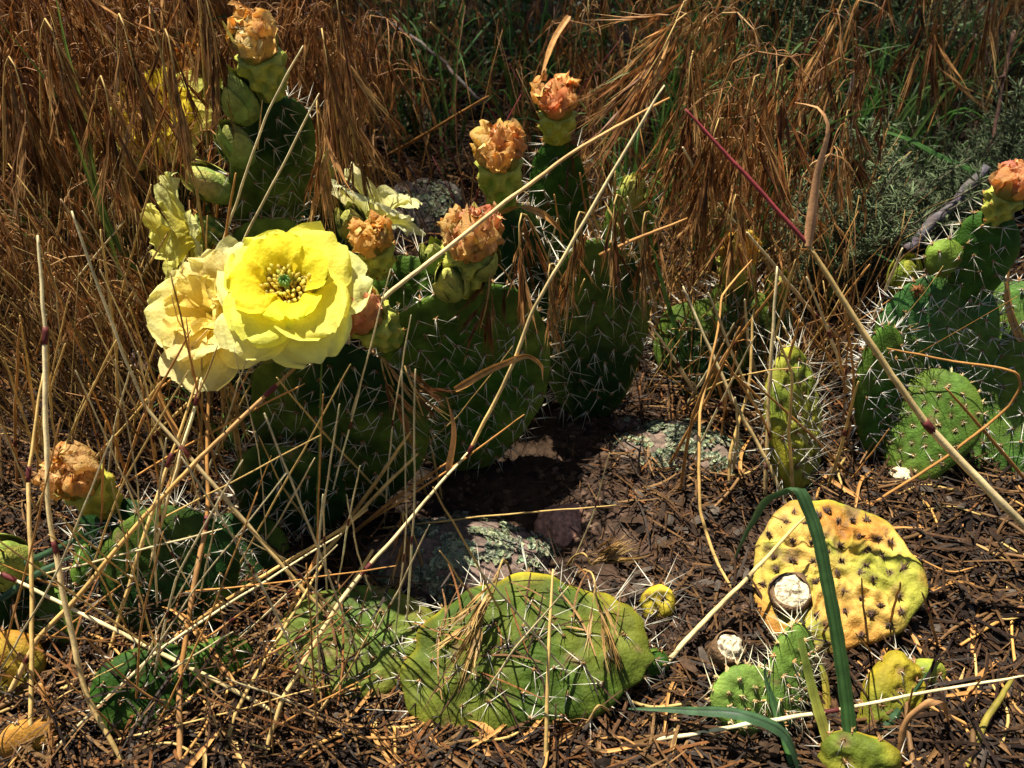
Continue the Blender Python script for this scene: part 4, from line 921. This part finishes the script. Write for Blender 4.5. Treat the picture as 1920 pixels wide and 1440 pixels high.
for a_ in [(975, 480, .50, 150, 14, 4, 'brown awned head hanging over the dark pad below the peach flower', (1090, 700)), (915, 560, .50, 120, 10, -14, 'brown awned head drooping beside the broad pink withered flower', (1050, 740)), (1030, 560, .51, 120, 9, 8, 'small brown awned head in the gap between two dark pads', (1120, 720)),
           (1150, 440, .55, 130, 14, 6, 'brown awned head over the right rear pad', (1240, 640)), (1075, 470, .54, 130, 12, -6, 'brown awned head hanging at the left edge of the right rear pad', (1180, 660)), (1205, 470, .56, 130, 12, 10, 'brown awned head at the right edge of the right rear pad', (1290, 620)),
           (1330, 300, .62, 170, 18, -8, 'dense rusty head above the yellow-orange fading flower', (1400, 560)), (1400, 220, .66, 190, 20, -4, 'large rusty head hanging in front of the sage', (1460, 540)), (1290, 180, .66, 170, 16, 4, 'rusty head hanging left of the magenta stem', (1340, 500)), (1450, 200, .68, 190, 18, 2, 'rusty head hanging beside the bent straw leaf', (1500, 520)),
           (1230, 120, .62, 190, 18, -42, 'large sunlit tan head tilting toward the topmost withered flower', (1330, 480)), (1250, 90, .64, 170, 12, -30, 'upper sunlit tan head above the tilting one', (1360, 470)), (1370, 430, .58, 120, 10, 6, 'awned head covering the yellow-orange fading flower', (1420, 640)),
           (620, 150, .58, 190, 18, 8, 'brown awned head beside the top of the tall budded cactus', (680, 560)), (640, 60, .60, 170, 16, 4, 'brown awned head behind the cream fading flower', (700, 520)), (600, 270, .57, 160, 12, -4, 'tan awned head covering the small yellow-green bud', (660, 580)), (660, 250, .60, 150, 12, 12, 'brown awned head above the cream-yellow flower', (700, 540)),
           (725, 720, .46, 120, 8, 18, 'awned head dangling against the dark central pad', (800, 930)), (775, 730, .455, 100, 7, 45, 'short awned head splayed on the dark central pad', (830, 940)), (760, 1000, .405, 110, 10, 4, 'brown awned head hanging before the lichen-crusted rock', (800, 1090)),
           (925, 1112, -.064, 170, 14, -28, 'pale awned head lying on the broad reclining pad', (960, 1080)), (1110, 1060, -.045, 90, 14, 120, 'cream awned tuft above the rim of the reclining pad', (1060, 1065)), (1120, 1135, -.060, 120, 8, 20, 'sparse pale head on the yellow side of the reclining pad', (1080, 1080)), (1100, 1355, -.02, 120, 16, -60, 'fuzzy brown awned head fallen at the foot of the reclining pad', (1150, 1350)),
           (430, 740, .455, 130, 8, 10, 'green-tinged awned head below the pale orange flower', (470, 960)), (330, 150, .58, 180, 18, -4, 'brown awned head veiling the yellow bloom in the thicket', (340, 560)), (250, 120, .60, 190, 20, 2, 'brown awned head left of the veiled yellow bloom', (270, 560)), (210, 230, .58, 180, 18, -6, 'russet awned head beside the long dark green blade', (200, 600)), (120, 130, .60, 190, 18, 4, 'russet awned head crossing the long dark green blade', (110, 580)), (50, 200, .58, 180, 18, -2, 'russet awned head crossing the thin olive blade', (40, 600)), (400, 60, .62, 180, 16, 4, 'russet awned head left of the cream fading flower', (420, 560)), (1560, 60, .85, 170, 16, -16, 'dark rusty head above the sage by the orange straw', (1600, 420)), (1740, 50, .85, 170, 16, 8, 'dark rusty head below the bleached branch', (1760, 400)), (1850, 20, .85, 150, 14, 6, 'dark rusty head over the end of the bleached branch', (1870, 380)), (1580, 270, .72, 130, 10, 10, 'soft brown head low among the sage plants', (1620, 480))]:
    pale_ = 'pale' in a_[6] or 'cream awned' in a_[6]; brome_head(*a_, flat='reclining' in a_[6] and pale_, c=PALB if pale_ else RUS + TAN if 'rusty' in a_[6] or 'russet' in a_[6] else TAN)
# the uncounted rest of the thicket: fine dry stems, blades and more heads, one object
def scatter_brome(boxes, name, label):
    mb = MB(); base = []
    for k in range(5):
        cm, sm, lm = brome_meshes(300 + k, .22 + .03 * k, 18, rng.uniform(-.03, .05), rng.uniform(.5, 1.3), RUS if k % 2 else TAN, .84)
        parts = [(np.concatenate(q.V), np.concatenate(q.Q) if q.Q else None, np.concatenate(q.T) if q.T else None, np.concatenate(q.C)) for q in (cm, sm, lm)]
        base.append(parts)
    for (bx, n, sr) in boxes:
        for _ in range(n):
            x, y = pick(rng.uniform(bx[0], bx[2]), rng.uniform(bx[1], bx[3])); z = float(gz(x, y)); a = rng.uniform(0, 6.28); sc = rng.uniform(*sr)
            tx, ty = rng.normal(size=2) * .12; Mx = np.array([[math.cos(a), -math.sin(a), tx], [math.sin(a), math.cos(a), ty], [0, 0, 1]]) * sc
            cs = rng.uniform(.6, 1.3)
            for (v, q, t, c) in base[rng.integers(5)]: mb.add(v @ Mx.T + [x, y, z], q, t, np.clip(c * cs, 0, .8))
    return tag(mb.build(name, M_brome), label, 'grass', kind='stuff')
scatter_brome([((-200, 420, 420, 640), 50, (.7, 1.1)), ((-350, 150, 500, 420), 120, (.8, 1.3)), ((450, 330, 760, 420), 20, (.7, .95)), ((1120, 300, 1420, 420), 4, (.6, .95)), ((1450, 70, 2050, 190), 20, (.8, 1.2))], 'brome_thicket', 'dense mass of dry russet brome filling the background')

# ================================================================== litter, sage, green grass, twigs
def strips(mb, p0, d, ln, wid, col, curve=.2, npt=5, flat=.35, updir=None):
    """many curved thin three-sided slivers at once"""
    n = len(p0); d = nrm(d); ref = np.tile([0, 0, 1.], (n, 1)) if updir is None else nrm(updir)
    x = nrm(np.cross(d, ref) + 1e-6); y = np.cross(x, d)
    cu = rng.normal(size=(n, 1)) * curve; cv = rng.normal(size=(n, 1)) * curve * .5
    s = np.linspace(0, 1, npt); V = []
    for k, u in enumerate(s):
        c = p0 + d * (ln * u)[:, None] + (x * cu + y * cv) * (ln * (u * u - u * .3))[:, None]
        w_ = (wid * (.35 + .65 * math.sin(math.pi * (.12 + .8 * u))))[:, None] / 2
        V += [c - x * w_, c + x * w_, c + y * w_ * flat]
    V = np.stack(V, 1); b = np.arange(n)[:, None] * (npt * 3); Q = []
    for k in range(npt - 1):
        for j in range(3):
            a0, a1 = k * 3 + j, k * 3 + (j + 1) % 3; Q.append(b + [a0, a1, a1 + 3, a0 + 3])
    T = [b + [0, 2, 1], b + [npt * 3 - 3, npt * 3 - 2, npt * 3 - 1]]
    mb.add(V, np.concatenate(Q), np.concatenate(T), np.repeat(np.asarray(col), npt * 3, 0))
def gpts(n, bx): return PGv(rng.uniform(bx[0], bx[2], n), rng.uniform(bx[1], bx[3], n))
def onground(P, up): P[:, 2] = gz(P[:, 0], P[:, 1]) + up; return P
def pal(cs, n, a=.3): 
    cs = np.array(cs); return np.clip(cs[rng.integers(len(cs), size=n)] * rng.uniform(1 - a, 1 + a, (n, 1)), .004, .8)
LIT = [(.10, .055, .028), (.055, .032, .02), (.16, .085, .04), (.035, .022, .016), (.22, .12, .05), (.09, .07, .055)]
LITB = LIT + [(.38, .22, .09), (.30, .13, .045)]
m = MB()
for (bx, n, lr, wr, cs, up_) in [
    ((1560, 900, 2000, 1500), 2600, (.012, .045), (.0010, .0026), LIT, .010),
    ((1200, 930, 1600, 1500), 800, (.010, .035), (.0008, .0020), LIT, .008),
    ((480, 1270, 1300, 1500), 1900, (.012, .045), (.0009, .0024), LITB, .010),
    ((-80, 1150, 520, 1500), 1500, (.012, .05), (.0009, .0024), LITB, .010),
    ((1150, 760, 1920, 960), 1100, (.012, .040), (.0008, .0020), LITB, .010),
    ((1030, 780, 1400, 1250), 500, (.008, .030), (.0006, .0012), LIT, .006),
    ((-60, 1130, 720, 1400), 260, (.03, .075), (.0009, .0018), LITB, .045),
    ((-100, 700, 700, 1150), 1500, (.015, .06), (.0010, .0022), LITB, .02),
    ((-200, 330, 1250, 700), 3200, (.02, .08), (.0010, .0024), LITB, .03),
    ((1200, 430, 2050, 780), 2200, (.015, .06), (.0010, .0022), LITB, .025),
    ((-400, 60, 2300, 380), 3600, (.03, .12), (.0014, .0030), [np.array(q) * .6 for q in LIT], .06)]:  # far litter darkened in colour to stand in for shade at the back
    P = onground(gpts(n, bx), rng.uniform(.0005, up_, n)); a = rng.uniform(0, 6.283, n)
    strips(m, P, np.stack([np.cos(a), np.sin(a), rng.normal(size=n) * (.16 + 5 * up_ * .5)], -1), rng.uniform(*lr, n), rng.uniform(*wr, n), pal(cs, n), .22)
for (bx, n) in [((1560, 900, 2000, 1500), 900), ((480, 1270, 1300, 1500), 420), ((-80, 1200, 520, 1500), 260), ((1150, 800, 1560, 1400), 300)]:   # bark flakes and chips
    P = onground(gpts(n, bx), rng.uniform(.001, .008, n)); a = rng.uniform(0, 6.283, n)
    strips(m, P, np.stack([np.cos(a), np.sin(a), rng.normal(size=n) * .2], -1), rng.uniform(.006, .018, n), rng.uniform(.003, .007, n), pal([(.07, .045, .03), (.12, .075, .045), (.04, .028, .02), (.16, .13, .10)], n), .1, 4, .25)
bE, tE = pt(1005, 1378, -.006), pt(968, 1086, -.048); n = 46; uu = rng.uniform(.05, .95, n)[:, None]; ww_ = rng.uniform(-.055, .055, n)[:, None]
eN = nrm(np.cross([1., 0, 0], tE - bE)); eN = eN if eN[2] > 0 else -eN                       # bits caught on the reclining pad
strips(m, bE + (tE - bE) * uu + ww_ * [1, 0, 0] + eN * .0125, nrm(rng.normal(size=(n, 1)) * np.array([1., 0, 0]) + rng.normal(size=(n, 1)) * nrm(tE - bE)) + eN * .04, rng.uniform(.012, .045, n), rng.uniform(.0007, .0016, n), pal(LITB, n) * 1.6, .2)
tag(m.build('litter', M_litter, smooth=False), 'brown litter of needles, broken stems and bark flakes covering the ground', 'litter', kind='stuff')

# soil crumbs on the bare reddish earth
ico = []
ph_ = (1 + 5 ** .5) / 2
for a_, b_ in ((1, ph_), (-1, ph_), (1, -ph_), (-1, -ph_)): ico += [(a_, b_, 0), (0, a_, b_), (b_, 0, a_)]
ico = np.array(ico) / math.hypot(1, ph_)
dd = np.linalg.norm(ico[:, None] - ico[None], axis=-1); tri = []
for i in range(12):
    for j in range(i + 1, 12):
        for k in range(j + 1, 12):
            if dd[i, j] < 1.1 and dd[j, k] < 1.1 and dd[i, k] < 1.1:
                c_ = np.cross(ico[j] - ico[i], ico[k] - ico[i]); tri.append((i, j, k) if np.dot(c_, ico[i]) > 0 else (i, k, j))
m = MB()
for (bx, n, rr, cs) in [((1040, 770, 1430, 1340), 2600, (.0008, .0045), [(.09, .055, .036), (.06, .038, .026), (.13, .08, .052), (.035, .025, .019)]), ((560, 880, 1100, 1010), 500, (.001, .004), [(.10, .06, .035), (.05, .03, .02)]),
                        ((0, 1200, 1950, 1500), 1500, (.0007, .0035), [(.06, .04, .03), (.10, .065, .04), (.035, .025, .02)])]:
    P = onground(gpts(n, bx), 0); r_ = rng.uniform(0, 1, n) ** 2.5 * (rr[1] - rr[0]) + rr[0]
    V = P[:, None] + ico[None] * (r_[:, None] * rng.uniform(.55, 1.3, (n, 12)))[..., None] * [1, 1, .75]
    T = (np.arange(n)[:, None, None] * 12 + np.array(tri)[None]).reshape(-1, 3); m.add(V, None, T, np.repeat(pal(cs, n, .25), 12, 0))
tag(m.build('soil_crumbs', M_soil, smooth=False), 'loose reddish soil crumbs on the bare patch and under the litter', 'soil', kind='stuff')

# larger dry fragments that can be told apart
def frag_mesh(L_, w_, kind, c):
    mb = MB(); bend = rng.normal(size=2) * .18; P = spline([(-L_ / 2, 0, 0), (0, L_ * bend[0], .002 + abs(bend[1]) * .012), (L_ / 2, L_ * bend[0] * .3, .001)], 9)
    if kind: mb.tube(P, w_ / 2 * np.linspace(1, .75, 9), c, 6)
    else: mb.ribbon(P, w_ * np.interp(np.linspace(0, 1, 9), [0, .2, .7, 1], [.5, 1, .9, .2]), c, (0, 1, .3), .6, rng.uniform(-1.5, 1.5))
    return mb.mesh('dry_fragment', M_straw)
frs = [frag_mesh(rng.uniform(.03, .075), rng.uniform(.0016, .0034), k % 2, jit([STRAW * .8, ORNG, BRN, BRN * .6, ORNG * 1.3][k % 5], .1)) for k in range(14)]
for (bx, n, lab, grp) in [((1600, 930, 1960, 1450), 70, 'dry stem fragment lying in the dark litter around the yellow pad', 'fragments around the yellow pad'),
                          ((520, 1310, 1260, 1450), 60, 'dry stem fragment in the litter at the foot of the reclining pad', 'fragments at the foot of the reclining pad'),
                          ((0, 1230, 500, 1450), 40, 'dry stem fragment in the litter below the shaded pads', 'fragments below the shaded pads'),
                          ((1280, 780, 1620, 950), 30, 'dry stem fragment on the ground around the edge-on pad', 'fragments around the edge-on pad')]:
    P = onground(gpts(n, bx), rng.uniform(.003, .010, n))
    for q in P:
        o = bpy.data.objects.new('dry_fragment', frs[rng.integers(14)]); COL.objects.link(o); o.location = Vector(q)
        o.rotation_euler = (rng.normal() * .15, rng.normal() * .12, rng.uniform(0, 6.28)); o.scale = (rng.uniform(.7, 1.1),) * 3; tag(o, lab, 'dry stem', grp)

# thin upright dry stems and curled leaves of the thicket, past counting
m = MB()
for (bx, n, hr, wr, cs, tilt) in [((-150, 560, 430, 900), 520, (.06, .22), (.0008, .0018), [STRAW * .9, STRAW * .6, BRN, BRN * .6, STRAW * .4, BRN * .4], .26), ((-250, 300, 480, 560), 420, (.12, .34), (.0009, .0018), [STRAW * .55, BRN, BRN * .6, BRN * .4], .2),
                            ((480, 330, 1280, 520), 150, (.06, .25), (.0010, .0018), [ORNG * .7, BRN, BRN * .6, RED * .5], .35), ((1180, 520, 1640, 780), 240, (.06, .2), (.0008, .0016), [STRAW * .8, ORNG, BRN], .4), ((-500, 60, 2300, 300), 700, (.15, .45), (.0012, .0022), [BRN, BRN * .6, ORNG * .7], .3)]:
    P = onground(gpts(n, bx), -.002); dv = np.c_[rng.normal(size=(n, 2)) * tilt, np.ones(n)]
    strips(m, P, dv, rng.uniform(*hr, n), rng.uniform(*wr, n), pal(cs, n), .22, 7, .6, updir=rng.normal(size=(n, 3)))
tag(m.build('dry_stems', M_straw), 'tangle of thin upright dry stems filling the thicket', 'dry grass', kind='stuff')

# silvery sage
def sage_mesh(seed, h):
    r_ = np.random.default_rng(seed); st = MB(); lf = MB(); p0, dv, ln = [], [], []
    for k in range(9):
        e = r_.normal(size=2) * .35; P = spline([(0, 0, -.005), (e[0] * h * .4, e[1] * h * .4, h * .5), (e[0] * h, e[1] * h, h * r_.uniform(.75, 1.1))], 12)
        st.tube(P, np.linspace(.0016, .0006, 12), (.13, .11, .07), 5)
        for j in range(44):
            u = r_.uniform(.15, 1); q = P[int(u * 11)]; d = nrm(np.r_[r_.normal(size=2), r_.uniform(0, 1.2)]); L_ = r_.uniform(.010, .024)
            for f in range(3): p0.append(q + d * L_ * .25 * f); dv.append(d + .55 * r_.normal(size=3) * (f > 0)); ln.append(L_ * (1 - .25 * f))
    n = len(p0); strips(lf, np.array(p0), np.array(dv), np.array(ln), r_.uniform(.0011, .0021, n), np.clip(np.array([.16, .205, .095]) * r_.uniform(.5, 1.5, (n, 1)), 0, .6), .25, 4, .2, updir=r_.normal(size=(n, 3)))
    return st.mesh('stem', M_wood), lf.mesh('leaves', M_sage)
sg = [sage_mesh(40 + k, .12 + .03 * k) for k in range(4)]
def plant(name, meshes, x, y, sc, label, cat, group, stuff='leaves'):
    o = thing(name, (x, y, float(gz(x, y))), label, cat, group); o.rotation_euler = (0, 0, rng.uniform(0, 6.28)); o.scale = (sc, sc, sc * rng.uniform(.9, 1.1))
    for me in meshes:
        q = bpy.data.objects.new(me.name.split('.')[0], me); COL.objects.link(q); q.parent = o
        if q.name.split('.')[0] == stuff: q['kind'] = 'stuff'
    return o
for k in range(34):
    x, y = pick(1440 + 500 * ((k * .618) % 1), 330 + 260 * ((k * .382 + .1) % 1))
    plant('sage_plant', sg[k % 4], x, y, rng.uniform(.5, .95), 'silvery feathery sage plant behind the spiny right-hand cactus', 'sage', 'silvery sage plants')
for k in range(16):
    x, y = pick(1400 + 620 * rng.random(), 130 + 140 * rng.random())
    plant('sage_plant', sg[k % 4], x, y, rng.uniform(.9, 1.4), 'dim sage plant under the rusty brome at the back', 'sage', 'dim sage plants at the back')
# green grass tufts
def tuft_mesh(seed, h, c):
    r_ = np.random.default_rng(seed); out = []
    for k in range(9):
        m_ = MB(); e = r_.normal(size=2) * .5; L_ = h * r_.uniform(.6, 1.15); P = spline([(r_.normal() * .006, r_.normal() * .006, -.004), (e[0] * L_ * .25, e[1] * L_ * .25, L_ * .5), (e[0] * L_ * .6, e[1] * L_ * .6, L_ * .85), (e[0] * L_, e[1] * L_, L_ * r_.uniform(.75, 1.05))], 11)
        m_.ribbon(P, np.interp(np.linspace(0, 1, 11), [0, .2, .7, 1], [.6, 1, .8, .08]) * r_.uniform(.0022, .0042), np.array(c) * r_.uniform(.6, 1.4), nrm(r_.normal(size=3)), .4, r_.uniform(-1, 1)); out.append(m_.mesh('blade', M_green))
    return out
tfs = [tuft_mesh(70 + k, .16 + .04 * k, [(.06, .15, .025), (.08, .19, .03), (.10, .17, .04), (.05, .12, .03)][k]) for k in range(4)]
for (bx, n, lab, grp) in [((1160, 300, 1440, 540), 24, 'green grass tuft among the brome near the topmost withered flower', 'green tufts near the withered flower'), ((1500, 300, 1760, 430), 12, 'bright green grass tuft growing between the sage plants', 'green tufts in the sage'),
                          ((720, 140, 1100, 330), 16, 'dark green grass tuft in the dim background', 'green tufts in the dim background'), ((400, 800, 470, 880), 2, 'small green grass tuft under the pale orange flower', 'green tufts under the flower'), ((-100, 330, 220, 520), 6, 'olive grass tuft inside the dry thicket', 'green tufts in the thicket'), ((1150, 130, 1900, 260), 14, 'tall dim green grass tuft at the very back', 'green tufts at the back')]:
    for k in range(n):
        x, y = pick(rng.uniform(bx[0], bx[2]), rng.uniform(bx[1], bx[3])); plant('grass_tuft', tfs[rng.integers(4)], x, y, rng.uniform(.6, 1.15) * (.45 if bx[1] == 800 else 1), lab, 'grass', grp, 'none')
# leafy low herbs at the back
def herb_mesh(seed):
    r_ = np.random.default_rng(seed); st = MB(); lf = MB()
    for k in range(7):
        e = r_.normal(size=2) * .5; h = r_.uniform(.08, .2); P = spline([(0, 0, -.004), (e[0] * h * .5, e[1] * h * .5, h * .6), (e[0] * h, e[1] * h, h)], 9); st.tube(P, np.linspace(.0014, .0006, 9), (.10, .07, .03), 5)
        for j in range(20):
            q = P[r_.integers(1, 9)]; d = nrm(np.r_[r_.normal(size=2), r_.uniform(-.2, .8)]); L_ = r_.uniform(.008, .018); sv = nrm(np.cross(d, r_.normal(size=3)))
            lf.ribbon([q, q + d * L_ * .35, q + d * L_ * .75, q + d * L_], np.array([.12, .5, .42, .04]) * L_, np.array([.045, .085, .02]) * r_.uniform(.4, 1.5), sv, .25)
    return st.mesh('stem', M_wood), lf.mesh('leaves', M_green)
hb = [herb_mesh(90 + k) for k in range(3)]
for k in range(34):
    x, y = pick(rng.uniform(600, 1500), rng.uniform(20, 300)); plant('leafy_herb', hb[k % 3], x, y, rng.uniform(.7, 1.4), 'small-leaved dark herb low in the shaded background', 'herb', 'dark herbs at the back')
# dead branches
def branch(pts, Ya, Yb, wpx, c, label, twigs=()):
    P, _ = path3(pts, Ya, Yb, 20); P = P + .003 * np.stack([fbm(np.stack([np.arange(20) * .5, np.full(20, 7. * k), np.full(20, pts[0][0] * .3)], -1), 2) for k in range(3)], -1); mp = mpp(P[10][1], pts[0][1])
    o = thing('dead_branch', P[np.argmin(P[:, 2])], label, 'branch'); mb = MB(); mb.tube(P, wpx * mp / 2 * (1 + .18 * fbm(np.c_[np.arange(20) * .9, np.zeros(20), np.zeros(20)], 2)) * np.linspace(1, .7, 20), np.array([jit(c, .15) for _ in range(20)]), 9); mb.build('limb', M_wood, o)
    for (u, dx, dy) in twigs:
        q = P[int(u * 19)]; mb = MB(); e = PY(0, 0, 1) * 0 + [dx, 0, dy]; mb.tube(spline([q, q + e * .5 + rng.normal(size=3) * .006, q + e], 7), np.linspace(.0018, .0007, 7), c, 5); mb.build('twig', M_wood, o)
branch([(1700, -10), (1712, 30), (1800, 62), (1860, 75), (1945, 85)], 1.30, 1.35, 14, (.46, .40, .33), 'bleached grey-white dead branch lying at the back over the sage', ((.5, .03, .05),))
branch([(1700, 470), (1750, 415), (1800, 370), (1850, 310)], .76, .80, 22, (.12, .10, .10), 'thick dark grey dead stick beside the pink withered flower')
branch([(1900, 60), (1880, 150), (1855, 290)], .95, .85, 9, (.10, .05, .035), 'slim dark brown upright twig above the pink withered flower', ((.4, -.03, .03),))
branch([(700, 20), (800, 90), (900, 190)], 1.15, 1.0, 8, (.16, .12, .10), 'slender grey twig leaning in the dim background')
branch([(560, 10), (580, 120), (610, 230)], .95, .92, 8, (.20, .17, .14), 'grey twig behind the cream fading flower')
branch([(1062, 560), (1045, 640), (1025, 700), (1012, 755)], .60, .585, 9, (.36, .31, .22), 'pale bark strip hanging between two dark pads')

# ================================================================== pine added out of view, only to shade the grass at the back
pr = thing('added_shade_pine', (-.5, 3.1, float(gz(-.5, 3.1)) - .02), 'added unseen pine whose low needle boughs shade the back of the bed', 'tree')
m = MB(); TP = spline([(-.5, 3.1, .05), (-.48, 3.08, 1.2), (-.52, 3.05, 2.6), (-.5, 3.05, 3.6)], 16); m.tube(TP, np.linspace(.13, .03, 16), (.11, .065, .04), 12); m.build('trunk', M_wood, pr)
bp0, bdv = [], []
lm_ = MB()
for k in range(22):
    u = (k + .5) / 22; e = np.array([-2.1 + 3.2 * u + rng.normal() * .08, rng.uniform(1.04, 1.6), rng.uniform(1.35, 1.75)]); s0 = TP[5 + k % 5]
    LP = spline([s0, (s0 + e) / 2 + [0, 0, .15], e], 14); lm_.tube(LP, np.linspace(.022, .004, 14), (.12, .075, .05), 6)
    for j in range(30):
        q = LP[rng.integers(6, 14)] + rng.normal(size=3) * [.02, .02, .01]; tw_ = q + np.r_[rng.normal(size=2) * .17, rng.normal() * .07]; lm_.tube(spline([q, tw_], 4), np.linspace(.003, .0012, 4), (.12, .07, .04), 4)
        for f in range(110): v_ = rng.random(); bp0.append(q + (tw_ - q) * v_); bdv.append(nrm(nrm(tw_ - q) * .6 + rng.normal(size=3) * .7))
lm_.build('boughs', M_wood, pr)['kind'] = 'stuff'
nd = MB(); n = len(bp0); strips(nd, np.array(bp0), np.array(bdv), rng.uniform(.045, .075, n), rng.uniform(.0016, .0026, n), pal([(.035, .075, .02), (.05, .09, .025), (.03, .06, .02)], n), .15, 2, .5, updir=rng.normal(size=(n, 3)))
nd.build('needles', M_green, pr)['kind'] = 'stuff'

def copy_tree(o, parent=None):
    c = o.copy(); COL.objects.link(c); c.parent = parent
    for ch in [q for q in bpy.data.objects if q.parent == o]: copy_tree(ch, c)
    return c
for (x, y, rz, sc, lab) in [(.35, -2.05, 180, .62, 'added unseen low pine behind the viewpoint, blocking sky light on the bed'), (1.9, -.9, 112, .66, 'added unseen pine off the yellow pad side of the bed, blocking sky light'), (-1.7, -1.1, 236, .60, 'added unseen pine off the rotting orange pad side of the bed, blocking sky light')]:  # pine copies added out of view to cut sky light on the pads
    c = copy_tree(pr); c.location = (x, y, float(gz(x, y)) - .02); c.rotation_euler = (0, 0, R(rz)); c.scale = (sc, sc, sc); c['label'] = lab
